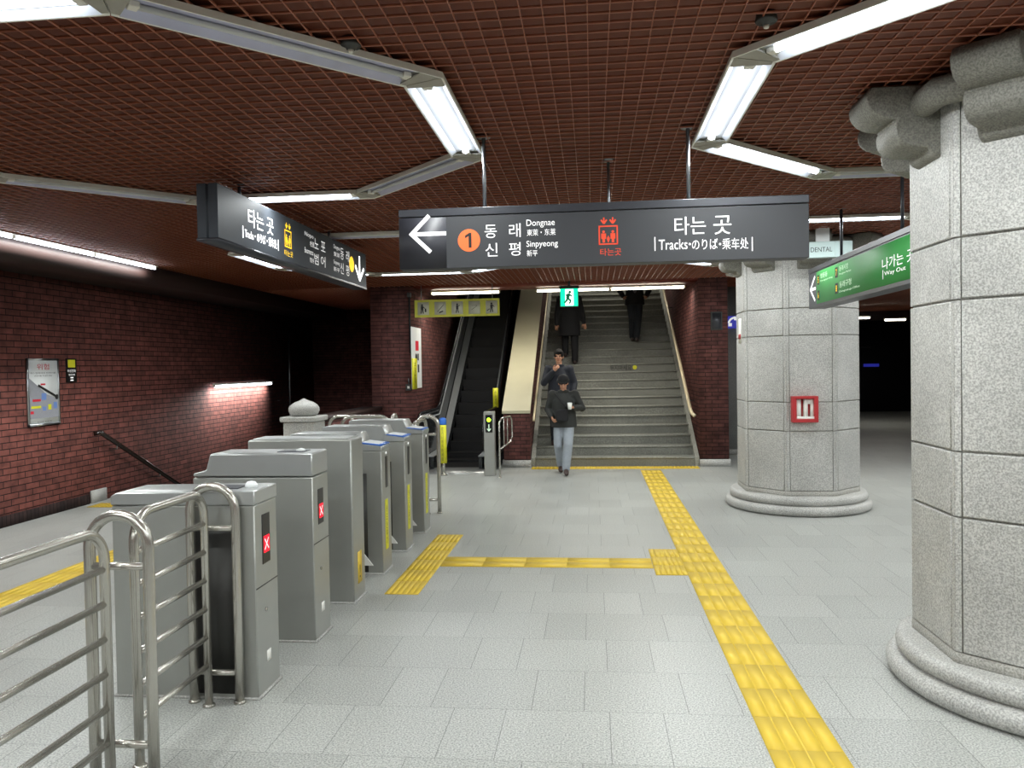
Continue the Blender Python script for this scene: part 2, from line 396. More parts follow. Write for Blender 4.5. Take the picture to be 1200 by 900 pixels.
# ------------------------------------------------------------------ stairs up
T = thing('staircase', 'wide grey stone staircase climbing behind the four people', 'stairs', (.35, 13.55, 0))
NS, RI, TR = 25, .16, .305
sx0, sx1 = -1.43, 1.43
pts = [(0, -.1)]
for k in range(NS): pts += [(k*TR, (k+1)*RI), ((k+1)*TR, (k+1)*RI)]
pts += [(8.4, NS*RI), (8.4, -.1)]
MB().prism(pts, 0, sx0, sx1).build('steps', M['stone_step'], T)
nz = MB()
for k in range(NS): nz.box(sx0+.05, sx1-.05, k*TR-.012, k*TR+.05, (k+1)*RI-.028, (k+1)*RI+.003)
nz.build('nosing', M['stone_nose'], T)
for sx in (sx0, sx1-.07):
    MB().prism([(-.02, 0), (-.02, .15), (8.3, .15+8.32*RI/TR), (8.3, 0)], 0, sx, sx+.07).build('stringer', M['stone_nose'], T)
for k, sc in ((10, 1), (23, 1)):
    tx = MB(); text_into(tx, '뛰지마세요', (.02, k*TR-.014, k*RI+.02), (1, 0, 0), (0, 0, 1), .44, .115); tx.build('riser_lettering', M['ink_black'], T)
    d = MB(); flat(d, disc(.53, .08, .045), (0, k*TR-.014, k*RI), (1, 0, 0), (0, 0, 1)); d.build('riser_dot', M['yellow'], T)
def rail(name, label, pts, r, mat, brs, side):
    t = thing(name, label, 'handrail', pts[0])
    p0 = Vector(pts[0]); MB().tube([Vector(p)-p0 for p in pts], r, 12).build('bar', mat, t)
    for q in brs:
        q = Vector(q)-p0; MB().tube([q+Vector((0, 0, -r)), q+Vector((0, 0, -.07)), q+Vector((side, 0, -.07))], .009, 8).build('bracket', M['rod'], t)
    return t
sl = RI/TR
def rp(x, t, z0=.9): return (x, 13.6+t, z0+t*sl)
rail('stair_handrail', 'shiny metal handrail on the brick wall right of the wide stairs', [(1.7, 13.45, .86), (1.66, 13.5, .9)]+[rp(1.66, t) for t in (.1, 2, 4, 8)], .03, M['brass'], [rp(1.66, t) for t in (.5, 2.3, 4.1, 5.9)], .12)
rail('stair_handrail', 'thin metal handrail beside the cream sloping divider', [(-1.02, 13.45, .80), (-1.02, 13.5, .86)]+[rp(-1.02, t) for t in (.1, 2, 4, 8)], .02, M['brass'], [rp(-1.02, t) for t in (.5, 2.3, 4.1, 5.9)], -.06)

# ------------------------------------------------------------------ escalator
T = thing('escalator', 'black escalator rising left of the cream divider', 'escalator', (-2.34, 13.4, 0))
ES, E0 = .70, 1.0               # slope, start of the incline (local y)
st = [(0, -.1), (0, .01), (.75, .01)]
k = 0; yy, zz = .75, .01
for k in range(26):
    rise = (.04, .10, .18)[k] if k < 3 else .231
    zz += rise; st += [(yy, zz), (yy+.33, zz)]; yy += .33
st += [(yy, -.1)]
MB().prism(st, 0, -.39, .39).build('step_band', M['esc_step'], T)
MB().box(-.62, .62, -.75, 0, -.01, .012).build('comb_plate', M['gate_top'], T)
def hz(y): return .95+max(0, y-E0-.15)*ES
for s in (-1, 1):
    x = s*.55
    n = [(-.35+.3*math.cos(a)*1-.0, .65+.3*math.sin(a)) for a in [PI*1.5-PI*k/10 for k in range(11)]]
    prof = [(-.35, .33)]+[(-.35+.31*math.cos(a), .64+.31*math.sin(a)) for a in [PI*1.5-PI*k/10 for k in range(11)]]+[(E0+.15, .95), (8.2, hz(8.2)), (8.2, hz(8.2)-.95-.1), (E0, .0), (-.3, 0), (-.3, .33)]
    prof = [(-.3, 0)]+[(-.35+.31*math.cos(a), .64+.31*math.sin(a)) for a in [PI*1.5-PI*k/10 for k in range(11)]]+[(E0+.15, .95), (8.2, hz(8.2)), (8.2, hz(8.2)-1.05), (E0+.1, 0)]
    MB().prism(prof, 0, x-.02, x+.02).build('balustrade', M['smoke'], T)
    path = [(x, .2, .30), (x, -.25, .33)]+[(x, -.35+.33*math.cos(a), .64+.33*math.sin(a)) for a in [PI*1.5-PI*k/10 for k in range(1, 11)]]+[(x, .6, .97)]+[(x, y, hz(y)+.02) for y in (E0, E0+.3, 3, 5, 8.1)]
    MB().tube(path, .042, 10, r2=.032).build('handrail', M['rubber'], T)
    MB().prism([(-.2, 0), (-.2, .22), (E0, .24), (8.2, .24+(8.2-E0)*ES), (8.2, (8.2-E0)*ES-.2), (E0, 0)], 0, x-s*.16, x-s*.10).build('skirt', M['smoke'], T)
    MB().prism([(-.2, .22), (-.2, .235), (E0, .255), (8.2, .255+(8.2-E0)*ES), (8.2, .235+(8.2-E0)*ES), (E0, .24)], 0, x-s*.165, x-s*.03).build('decking', M['frame_light'], T)
    MB().tube([(x-s*.025, y, hz(y)-.075) for y in (0, E0+.1, 3, 5.5, 8.1)], .013, 9).build('steel_trim', M['frame_light'], T)
    MB().prism([(-.25, 0), (-.25, .2), (E0, .22), (8.2, .22+(8.2-E0)*ES), (8.2, -.2), (E0, -.1)], 0, x+s*.03, x+s*.15).build('outer_cladding', M['gate_dark'], T)
lb = MB().box(.50, .60, 1.0, 1.02, .99, 1.35).build('warning_label', M['yellow'], T); lb['label'] = 'yellow safety sticker'
tx = MB(); text_into(tx, '\n'.join('손잡이'), (.53, .999, 1.04), (1, 0, 0), (0, 0, 1), .04, .26); tx.build('label_lettering', M['ink_black'], lb)

# ------------------------------------------------------------------ stairs down (left) with parapet, newel and rail
T = thing('descending_staircase', 'dark stone stairs going down beside the left brick wall', 'stairs', (-5.33, 10.5, 0))
pts = [(0, -.02)]
for k in range(14): pts += [((k+1)*.32, -.02-k*.16), ((k+1)*.32, -.02-(k+1)*.16)]
pts += [(7.9, -.02-14*.16), (7.9, -2.95), (0, -2.95)]
MB().prism(pts, 0, -1.40, 1.42).build('steps', M['stone_step'], T)
MB().box(-1.41, -1.38, -.62, -.3, 0, .17).build('curb_block', M['granite'], T)
pp = MB().box(-4.02, -3.72, 10.6, 13.5, 0, 1.02); struct(pp.build('wall_parapet', M['brick_stair']))
struct(MB().box(-4.05, -3.69, 10.6, 13.5, 1.02, 1.08).build('trim_5', M['bulk']))
NX = at_y(355, 490, 10.3)
T = thing('newel_post', 'pale stone post with a pointed onion shaped finial behind the ticket gates', 'post', (NX.x, 10.35, 0))
MB().box(-.215, .215, -.215, .215, 0, 1.05, .012).build('shaft', M['granite'], T)
MB().box(-.25, .25, -.25, .25, 1.05, 1.12, .012).build('cap_slab', M['granite'], T)
MB().lathe([(.001, 1.12), (.15, 1.12), (.19, 1.15), (.207, 1.19), (.205, 1.23), (.18, 1.27), (.13, 1.305), (.06, 1.33), (.02, 1.352), (0, 1.36)], seg=28).build('finial', M['granite'], T)
p0, p1 = at_x(118, 507, XL+.12), at_x(207, 566, XL+.12)
d = (p1-p0).normalized()
rail('wall_handrail', 'dark handrail on the left brick wall descending toward the lower stairs', [p0+Vector((-.07, -.05, -.01)), p0, p1, p1+d*4], .032, M['dark_rail'], [p0+d*.4, p0+d*1.6], -.11)
pi = at_x(340, 470, XL+.04); pj = at_x(339, 390, XL+.04)
tag(MB().tube([(pi.x, pi.y, pi.z-.6), (pi.x, pi.y, pj.z)], .022, 8).build('conduit_pipe', M['rod'], base=(pi.x, pi.y, pi.z-.6)), 'thin grey vertical pipe in the dark far end of the left wall', 'pipe')

# ------------------------------------------------------------------ tactile paving
def tact(name, label, x0, x1, y0, y1, along, tile=.34, ribs=4, dots=False):
    o = thing(name, label, 'tactile paving', ((x0+x1)/2, (y0+y1)/2, 0))
    w, l = (x1-x0)/2, (y1-y0)/2
    r = MB().box(-w, w, -l, l, 0, .005)
    if dots:
        nx, ny = max(2, int(2*w/.06)), max(2, int(2*l/.06))
        for i in range(nx):
            for j in range(ny): r.lathe([(.02, .005), (.012, .009)], (-w+(i+.5)*2*w/nx, -l+(j+.5)*2*l/ny), 8)
    else:
        L, W = (2*l, 2*w) if along == 'y' else (2*w, 2*l)
        n = max(1, round(L/tile)); t = L/n; pw = W/ribs
        for i in range(n):
            for j in range(ribs):
                a0, a1 = -L/2+i*t+.001, -L/2+(i+1)*t-.001; c = -W/2+(j+.5)*pw
                if along == 'y': r.box(c-pw*.45, c+pw*.45, a0, a1, .005, .0059)
                else: r.box(a0, a1, c-pw*.45, c+pw*.45, .005, .0059)
    r.build('ribbed_strip' if not dots else 'dotted_strip', M['tactile'], o)
    return o
def px_rect(a, b):
    return at_z(*a, 0), at_z(*b, 0)
tact('tactile_strip', 'long yellow ribbed strip running toward the stairs beside the columns', .76, 1.09, 1.9, 13.05, 'y')
j0, j1 = at_z(758, 644, 0), at_z(766, 674, 0)
tact('tactile_block', 'square yellow block joining the cross strip to the long strip', j1.x+.02, .758, j1.y, j0.y, 'y', .3, 6)
c0, c1 = at_z(527, 653, 0), at_z(525, 664, 0)
b0, b1 = at_z(512, 627, 0), at_z(490, 697, 0)
bl, br = at_z(450, 697, 0).x, at_z(490, 697, 0).x
tact('tactile_strip', 'thin yellow cross strip from the gate block to the long strip', br+.005, j1.x+.015, c1.y, c0.y, 'x', .34, 2)
tact('tactile_strip', 'short wide yellow ribbed strip in front of the ticket gates', bl, br, b1.y, b0.y, 'y', .34, 6)
tact('tactile_strip', 'yellow dotted strip along the foot of the wide stairs', -1.06, 1.75, 13.2, 13.5, 'x', dots=True)
l0, l1 = at_z(0, 696, 0), at_z(0, 713, 0)
lx = at_z(0, 712, 0).x
tact('tactile_strip', 'yellow strip on the far floor behind the steel fence', l0.x, l1.x, 3.0, 9.55, 'y')
tact('tactile_strip', 'yellow strip at the top of the descending stairs', -6.6, -4.2, 9.6, 9.9, 'x', dots=True)

# ------------------------------------------------------------------ stone columns
def column(label, cx, cy):
    t = thing('stone_column', label, 'column', (cx, cy, 0))
    R = .705
    MB().lathe([(R-.012, .1), (R-.012, CZ+.08)], seg=8, rot=PI/8).build('shaft', M['granite_dark'], t)
    courses = [(.27, .947), (.957, 1.278), (1.288, 2.038), (2.048, 2.348), (2.358, CZ+.02)]
    p = MB(); ap = R*math.cos(PI/8); hw = R*math.sin(PI/8)
    for z0, z1 in courses:
        for k in range(8):
            a = k*PI/4
            mt = Matrix.Rotation(a, 4, 'Z')
            b = bmesh.new(); m2 = MB(); m2.b.free(); m2.b = b
            m2.box(ap-.03, ap+.006, -hw+.035, hw-.035, z0, z1, .006)
            m2.box(ap-.03, ap+.002, hw-.03, hw-.001, z0, z1)
            m2.box(ap-.03, ap+.002, -hw+.001, -hw+.03, z0, z1)
            bmesh.ops.transform(b, matrix=mt, verts=b.verts[:])
            me = bpy.data.meshes.new('tmp'); b.to_mesh(me); b.free(); p.b.from_mesh(me); bpy.data.meshes.remove(me)
    p.build('facing_stones', M['granite'], t)
    MB().lathe([(R+.004, .17), (R+.004, .265)], seg=8, rot=PI/8).build('plinth', M['granite_dark'], t)
    def torus(r, z, q): return [(r+q*math.cos(a), z+q*math.sin(a)) for a in [-PI/2+PI*i/8 for i in range(9)]]
    MB().lathe([(.5, 0)]+torus(.79, .055, .055)+[(.78, .112)]+torus(.745, .16, .05)+[(.5, .215)], seg=64).build('base_moulding', M['granite'], t)
    # ring beam and bracket arms under the ceiling
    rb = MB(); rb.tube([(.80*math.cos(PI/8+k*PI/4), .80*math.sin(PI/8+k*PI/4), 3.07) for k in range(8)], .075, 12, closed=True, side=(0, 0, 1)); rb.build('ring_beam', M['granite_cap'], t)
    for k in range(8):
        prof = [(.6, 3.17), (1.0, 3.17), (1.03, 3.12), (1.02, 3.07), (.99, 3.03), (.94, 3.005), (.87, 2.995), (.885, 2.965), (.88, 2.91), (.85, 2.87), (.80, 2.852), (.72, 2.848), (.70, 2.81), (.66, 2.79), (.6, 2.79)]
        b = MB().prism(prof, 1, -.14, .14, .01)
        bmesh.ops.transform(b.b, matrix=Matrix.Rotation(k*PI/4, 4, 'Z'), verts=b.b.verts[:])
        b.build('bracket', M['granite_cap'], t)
    return t
column('large pale granite column nearest on the right side', 2.46, 4.42)
column('pale granite column with a red framed box on its face', 2.46, 9.85)
# red box on the far column
fy = 9.85-.705*math.cos(PI/8)-.006
a, b = at_y(928, 495, fy-.05), at_y(958, 464, fy-.05)
cx, w, h = (a.x+b.x)/2, (b.x-a.x)/2, (b.z-a.z)
T = thing('wall_box', 'red framed box holding white cards fixed to the far column', 'box', (cx, fy, a.z))
fr = MB()
fr.box(-w, w, -.09, 0, 0, .04, .004).box(-w, w, -.09, 0, h-.03, h, .004).box(-w, -w+.045, -.09, 0, .03, h-.02, .004).box(w-.045, w, -.09, 0, .03, h-.02, .004).box(-w+.02, w-.02, -.02, 0, .02, h-.02)
fr.build('frame', M['red'], T)
MB().box(-w+.045, -w+.10, -.055, -.02, .05, h-.035).build('card', M['paper'], T)
MB().box(-w+.13, -w+.175, -.055, -.02, .05, h-.035).build('card', M['paper'], T)
MB().box(-w+.205, -w+.25, -.055, -.02, .05, h-.035).build('card', M['paper'], T)
MB().box(-w+.13, -w+.25, -.052, -.02, h-.09, h-.036).build('card_header', M['paper'], T)
MB().box(-w+.04, w-.03, -.085, -.02, .035, .065).build('shelf_lip', M['paper'], T)
# small white and red notice at the left edge of the far column
q = at_y(867, 405, fy+.2)
T = thing('notice_strip', 'narrow white and red notice on the left edge of the far column', 'notice', (2.46-.705*math.cos(PI/8)-.004, 9.83, 1.98), -PI/2)
MB().box(-.07, .07, -.012, 0, 0, .30).build('panel', M['paper'], T)
MB().box(-.07, .07, -.014, -.011, .05, .11).build('red_band', M['red'], T)

# ------------------------------------------------------------------ ceiling lights
LP, LCOL = 9.0, (.95, .98, .95)
def lamp(name, parent, L, W, power, loc, rot=(0, 0, 0), col_=LCOL):
    d = bpy.data.lights.new(name, 'AREA'); d.shape = 'RECTANGLE'; d.size = L; d.size_y = W; d.energy = power; d.color = col_
    o = bpy.data.objects.new(name, d); col.objects.link(o); o.parent = parent; o.location = loc; o.rotation_euler = rot
    return o
def ring_light(ap, on, label, loc, rz, group=None, tube='tube_on', stain=False):
    t = thing('ceiling_light', label, 'light', loc, rz, group)
    tn = math.tan(PI/8)
    def shell(prof, name, mat, closed=True):
        b = MB(); A = []; B = []
        for y, z in prof:
            x = (ap+y)*tn-.002
            A.append(b.b.verts.new((-x, y, z))); B.append(b.b.verts.new((x, y, z)))
        n = len(prof)
        for i in range(n if closed else n-1): b.b.faces.new((A[i], A[(i+1) % n], B[(i+1) % n], B[i]))
        if closed: b.b.faces.new(A[::-1]); b.b.faces.new(B)
        bmesh.ops.recalc_face_normals(b.b, faces=b.b.faces[:])
        return b.build(name, mat, t)
    shell([(-.108, 0), (-.104, .032), (.104, .032), (.108, 0), (.1, 0), (.07, .029), (-.07, .029), (-.1, 0)], 'housing', M['white_metal' if on else 'grey_housing'])
    r = MB()
    for y0, z0, y1, z1 in ((-.098, .001, -.069, .027), (-.069, .027, .069, .027), (.069, .027, .098, .001)):
        r.poly([(-.63, y0, z0), (.63, y0, z0), (.63, y1, z1), (-.63, y1, z1)])
    r.build('reflector', M['reflector' if on else 'dull_reflector'], t)
    for s in (-1, 1):
        xo = (ap+.095)*tn-.004; xi = (ap-.095)*tn-.004
        MB().prism([(s*.63, -.095), (s*xi, -.095), (s*xo, .095), (s*.63, .095)] if s > 0 else [(s*.63, .095), (s*xo, .095), (s*xi, -.095), (s*.63, -.095)], 2, .004, .012).build('corner_cover', M['corner'], t)
        MB().box(s*.585, s*.625, -.025, .025, .002, .027, .004).build('lamp_holder', M['holder'], t)
    MB().tube([(-.59, 0, .014), (.59, 0, .014)], .0125, 12).build('tube', M[tube if on else 'tube_off'], t)
    if on: lamp('tube_glow', t, 1.16, .034, LP, (0, 0, .0005))
    if stain: MB().box(.0, .22, -.06, .02, .0245, .0262).build('stain', M['rust'], t)
    return t
# sides: index k, outward direction angle k*45 deg
def octagon(cx, cy, z, ap, spec, default, group):
    for k in range(8):
        a = k*PI/4
        on, label = spec.get(k, default)
        loc = (cx+ap*math.cos(a), cy+ap*math.sin(a), z)
        ring_light(ap, on, label, loc, a-PI/2, group if k not in spec else None)
NL = 'left near ceiling ring of lights'
octagon(-2.5, 4.5, 3.137, 1.7, {
    6: (True, 'lit ceiling tube cut by the top left picture corner'),
    7: (False, 'unlit long grey ceiling light housing slanting from the top left corner'),
    0: (True, 'lit double edged ceiling light left of the long black sign, pointing at the stairs'),
    1: (False, 'unlit ceiling light with purplish reflector left of the long black sign rod'),
    2: (True, 'lit ceiling tube just above the perspective view black sign with yellow icon'),
    3: (False, 'unlit thin grey ceiling light housing left of the hanging black sign'),
    4: (True, 'lit ceiling tube at the left picture edge above the wall')},
    (True, 'added fluorescent ceiling light out of view that brightens the hall'), 'ceiling lights out of view')
octagon(2.46, 4.45, 3.137, 1.7, {
    5: (True, 'brightest lit ceiling tube slanting to the top right, before the large column'),
    4: (True, 'lit wide ceiling light right of the black sign rod, pointing at the stairs'),
    3: (True, 'lit ceiling tube slanting right between the black sign and the large column'),
    2: (False, 'unlit grey ceiling light housing reaching behind the large column top')},
    (True, 'added fluorescent ceiling light out of view that brightens the hall'), 'ceiling lights out of view')
octagon(-2.5, 9.75, 3.13, 1.7, {
    6: (False, 'unlit thin ceiling light housing between the two black signs'),
    4: (True, 'lit ceiling tube seen just below the black sign with yellow icon'),
    3: (True, 'short lit ceiling tube end below the middle of the black sign with yellow icon'),
    2: (True, 'lit thin ceiling tube above the escalator board, below the long black sign'),
    1: (True, 'lit slanted ceiling tube below the left half of the long black sign')},
    (False, 'unlit far ceiling light hidden behind the black signs'), 'hidden far ceiling lights')
octagon(2.46, 9.75, 3.13, 1.7, {
    6: (True, 'lit ceiling tube right of the long black sign over the far column'),
    1: (True, 'lit ceiling tube below the green sign by the large column'),
    7: (False, 'unlit ceiling light end beside the large column above the green sign')},
    (True, 'lit far ceiling light around the far column, mostly hidden'), 'lights around the far column')
for cx in (-2.5, 2.46):  # unseen rings added behind the camera to light the hall
    octagon(cx, -.85, 3.137, 1.7, {}, (True, 'added fluorescent ceiling light out of view that brightens the hall'), 'ceiling lights out of view')
octagon(7.4, 4.45, 3.137, 1.7, {}, (True, 'added fluorescent ceiling light out of view that brightens the hall'), 'ceiling lights out of view')  # unseen rings added to light the right side of the hall
octagon(7.4, 9.75, 3.137, 1.7, {}, (True, 'added fluorescent ceiling light out of view that brightens the hall'), 'ceiling lights out of view')
def batten(label, p0, p1, n, tube, r=.017, pw=8.0):
    p0, p1 = Vector(p0), Vector(p1); d = p1-p0; L = d.length; c = (p0+p1)/2
    t = thing('batten_light', label, 'light', c, math.atan2(d.y, d.x))
    MB().prism([(-.045, .03), (-.03, .06), (.03, .06), (.045, .03)], 0, -L/2, L/2).build('housing', M['white_metal'], t)
    for i in range(n):
        a = -L/2+i*L/n+.025; b = -L/2+(i+1)*L/n-.025
        MB().tube([(a, 0, .008), (b, 0, .008)], r, 10).build('tube', M[tube], t)
    lamp('tube_glow', t, L*.97, .05, pw*L, (0, 0, -r+.006), col_=(1, .96, .86) if tube == 'tube_warm' else LCOL)
    h = MB()
    for i in range(n+1): h.box(max(-L/2, -L/2+i*L/n-.02), min(L/2, -L/2+i*L/n+.02), -.018, .018, -.006, .032)
    h.build('lamp_holder', M['holder'], t)
    return t
a, b = at_x(182, 314, -5.8), at_x(22, 276, -5.8)
zl = 3.13; L3 = (a.y-b.y)
a.y = b.y+1.56*2 if False else a.y
batten('long row of lit tubes below the dark bulkhead on the left wall', (-5.8, a.y-4*1.3, zl), (-5.8, a.y, zl), 4, 'tube_on')
def lint(x0, y0, x1, y1, n, label):
    p, q = at_y(x0, y0, 14.2), at_y(x1, y1, 14.2)
    return batten(label, (p.x, 14.2, 3.09), (q.x, 14.2, 3.09), n, 'tube_warm', .02)
lint(505, 343, 586, 342, 1, 'single lit tube under the lintel over the escalator')
lint(628, 339, 803, 336, 2, 'two lit tubes under the lintel over the wide stairs')
p, q = at_x(250, 453, XL+.08), at_x(317, 453, XL+.08)
batten('added unseen tubes on the sloping stairwell ceiling that brighten the upper steps', (-.9, 19.5, 5.35), (1.5, 19.5, 5.35), 2, 'tube_warm', .02, 7)  # unseen fitting added to put sheen on the upper steps and handrails
wl = batten('bright pair of tubes on the dark left brick wall over the descending stairs', (XL+.1, p.y, 1.49), (XL+.1, q.y, 1.45), 2, 'tube_on', .024)
for x0, x1, y, lab in ((990, 1020, 373, 'thin lit tube deep in the dark corridor beside the far column'), (1036, 1062, 375, 'thin lit tube deep in the dark corridor beside the large column')):
    p, q = at_y(x0, y, 22), at_y(x1, y, 22)
    batten(lab, (p.x, 22, p.z), (q.x, 22, q.z), 1, 'tube_warm', .025)
p, q = at_y(940, 253, 7.9), at_y(1080, 251, 7.9)

# ------------------------------------------------------------------ signs
U, V = (1, 0, 0), (0, 0, 1)
def rod(t, x, y, z0, z1, r=.012, flange=True, mat='rod'):
    b = MB().tube([(x, y, z0), (x, y, z1)], r, 10)
    if flange: b.lathe([(.04, z1-.012), (.045, z1-.004), (.045, z1)], (x, y), 16)
    b.build('hanger_rod', M[mat], t)
def elevator(mb, S, cx, cy, s):
    """lift pictogram centred on (cx, cy), frame side s"""
    o, ux, uy = S; h = s/2; w = s*.07
    for q in (rect(cx-h, cy-h, s, w), rect(cx-h, cy+h-w, s, w), rect(cx-h, cy-h, w, s), rect(cx+h-w, cy-h, w, s)): flat(mb, q, o, ux, uy, .0012)
    for dx, hh in ((-.24, 1), (.24, 1), (0, .55)):
        x = cx+dx*s; y0 = cy-h+.12*s; hh *= s*.62
        flat(mb, disc(x, y0+hh*.9, hh*.11, 12), o, ux, uy, .0012)
        flat(mb, [(x-hh*.2, y0+hh*.3), (x-hh*.1, y0+hh*.3), (x-hh*.1, y0), (x+hh*.1, y0), (x+hh*.1, y0+hh*.3), (x+hh*.2, y0+hh*.3), (x+hh*.2, y0+hh*.76), (x-hh*.2, y0+hh*.76)], o, ux, uy, .0012)
    for dx in (-.22, .24):
        x = cx+dx*s; y = cy+h+.1*s
        flat(mb, bar(x, y+.32*s, x, y+.04*s, .07*s), o, ux, uy, .0012)
        flat(mb, bar(x-.15*s, y+.2*s, x, y, .08*s), o, ux, uy, .0013); flat(mb, bar(x+.15*s, y+.2*s, x, y, .08*s), o, ux, uy, .0014)
# long black sign across the hall
Y0 = 4.85
tl, brc, trc, blc = at_y(467, 246, Y0), at_y(948, 303, Y0), at_y(948, 228, Y0), at_y(468, 315, Y0)
xa, xb = tl.x, trc.x; zt = (tl.z+trc.z)/2; zb = (blc.z+brc.z)/2
sh = MB()
T = thing('hanging_sign', 'long black hanging sign with white arrow, orange number 1 and lift symbol', 'sign', ((xa+xb)/2, Y0, zb))
W, Hh = (xb-xa)/2, zt-zb
MB().box(-W, W, 0, .12, 0, Hh-.052, .003).build('sign_box', M['sign'], T)
MB().box(-W, W, -.004, .124, Hh-.048, Hh, .003).build('top_rail', M['sign_edge'], T)
S0 = (Vector((0, 0, 0)), Vector(U), Vector(V))
def P(x, y):
    p = at_y(x, y, Y0); return (p.x-(xa+xb)/2, p.z-zb)
def boxpx(mb, body, x0, y0, x1, y1, keep=False):
    own = mb is None
    if own: mb = MB()
    a = P(x0, y1); b = P(x1, y0)
    # follow the sign's own level lines: use the middle height
    text_into(mb, body, (a[0], 0, (P((x0+x1)/2, y1))[1]), U, V, b[0]-a[0], P((x0+x1)/2, y0)[1]-P((x0+x1)/2, y1)[1], .0015, keep)
    if own: mb.build('lettering', M['ink_white'], T)
pa = MB(); x1 = P(523, 280)[0]; pa.box(-W+.003, x1, -.003, 0, .004, Hh-.056); ap_ = pa.build('arrow_panel', M['sign_panel'], T)
ar = MB(); tp = P(481, 275); sh_ = P(523, 273.5); u1 = P(503, 255); u2 = P(505, 298); wd = .025
for q, dd in ((bar(tp[0]+.01, tp[1], sh_[0], tp[1], wd), .0042), (bar(tp[0], tp[1]-.008, u1[0], tp[1]+(u1[1]-u2[1])/2, wd), .0045), (bar(tp[0], tp[1]+.008, u2[0], tp[1]-(u1[1]-u2[1])/2, wd), .0048)): flat(ar, q, (0, 0, 0), U, V, dd)
ar.build('arrow', M['ink_white'], ap_)
dc = MB(); c = P(549.6, 281.7); flat(dc, disc(c[0], c[1], .07, 40), (0, 0, 0), U, V, .0012); ld = dc.build('line_disc', M['ink_orange'], T)
tx = MB(); flat(tx, [(c[0]-.002, c[1]-.046), (c[0]+.016, c[1]-.046), (c[0]+.016, c[1]+.046), (c[0]+.002, c[1]+.046), (c[0]-.024, c[1]+.030), (c[0]-.024, c[1]+.013), (c[0]-.002, c[1]+.026)], (0, 0, 0), U, V, .0025); tx.build('line_number', M['ink_black'], ld)
tx = MB()
for body, x0, y0, x1, y1 in (('동', 568, 263.5, 582, 279), ('래', 596.7, 262, 610, 278), ('신', 569, 285, 583, 300.5), ('평', 596.7, 284, 610, 299.6),
        ('Dongnae', 617, 257, 650, 266.7), ('東萊・东莱', 617.5, 268.3, 651, 276), ('Sinpyeong', 617, 281.7, 653.7, 291), ('新平', 617.5, 293, 630, 300.4),
        ('타는', 790.5, 253.8, 827, 275), ('곳', 836, 252.8, 857, 274.5), ('Tracks', 772, 280.5, 805.5, 292.5), ('のりば', 811, 279.8, 841, 292.3), ('乘车处', 846.5, 278.8, 877, 292)): boxpx(None, body, x0, y0, x1, y1)
for x in (808.3, 843.8):
    tx = MB(); c = P(x, 286); flat(tx, disc(c[0], c[1], .007, 12), (0, 0, 0), U, V, .0015); tx.build('dot_mark', M['ink_white'], T)
for x in (767.5, 881.5):
    tx = MB(); c = P(x, 286); flat(tx, bar(c[0], c[1]-.042, c[0], c[1]+.042, .006), (0, 0, 0), U, V, .0015); tx.build('bar_mark', M['ink_white'], T)
ic = MB(); c = P(712.8, 275.5); elevator(ic, S0, c[0], c[1], .117); boxpx(ic, '타는곳', 703.5, 291, 728, 299.5); ic.build('lift_symbol', M['ink_red'], T)
for x in (568, 807):
    p = at_y(x, 240, Y0+.06); rod(T, p.x-(xa+xb)/2, .06, Hh, CZ-zb+.02)
T2 = thing('ceiling_rod', 'thin steel rod with round flange hanging from the ceiling behind the long sign', 'rod', (at_y(713, 210, 5.6).x, 5.6, 2.64))
rod(T2, 0, 0, 0, CZ-2.62, .01); MB().box(-.09, .09, -.04, .04, -.1, .02, .006).build('mounting_plate', M['sign_edge'], T2)

# black sign running along the gates
X0 = -2.62
n0 = at_x(255, 245, X0).y; n1 = at_x(429, 318, X0).y
def HS(v): return v
zt = (at_x(255, 214, X0).z+at_x(429, 299, X0).z)/2; zb = (at_x(255, 277, X0).z+at_x(429, 338, X0).z)/2
T = thing('hanging_sign', 'glossy black hanging sign along the gates with yellow lift symbol and down arrow', 'sign', (X0, (n0+n1)/2, zb), PI/2)
L2 = (n1-n0)/2; Hh = zt-zb
MB().box(-L2, L2, 0, .07, 0, Hh, .003).box(-L2, L2, .085, .155, 0, Hh, .003).box(-L2+.004, L2-.004, .06, .09, .005, Hh-.005).build('sign_box', M['sign_gloss'], T)
MB().box(-L2-.004, L2+.004, -.003, .158, -.02, .001).build('bottom_rail', M['sign_edge'], T)
def Q(x, f):   # pixel column on the face, fraction of the height from the top
    lo, hi = n0, n1
    y = at_x(x, 214+(x-255)*.4885+f*(63-(x-255)*.138), X0).y
    return (y-(n0+n1)/2, Hh*(1-f))
def tq(mat, body, x0, x1, f0, f1, dd=.0015):
    mb = MB()
    a = Q(x0, f1); b = Q(x1, f0)
    text_into(mb, body, (a[0], 0, a[1]), U, V, b[0]-a[0], b[1]-a[1], dd); mb.build('lettering', M[mat], T)
tq('ink_glow', '타는 곳', 291, 320, .20, .56); tq('ink_glow', 'Tracks・のりば・乘车处', 287, 324, .62, .82)
for x in (284.5, 326):
    tx = MB(); c = Q(x, .72); flat(tx, rect(c[0]-.006, c[1]-.045, .012, .09), (0, 0, 0), U, V, .0015); tx.build('bar_mark', M['ink_glow'], T)
tq('ink_white', 'Nopo', 357, 367, .14, .27); tq('ink_white', '老圃', 363, 368, .32, .45); tq('ink_white', '노', 368.5, 373, .2, .45); tq('ink_white', '포', 376, 381, .2, .45)
tq('ink_white', 'Beomeosa', 357, 367, .52, .65); tq('ink_white', '梵魚寺', 363, 368, .72, .84); tq('ink_white', '범', 368.5, 373, .57, .84); tq('ink_white', '어', 376, 381, .57, .84)
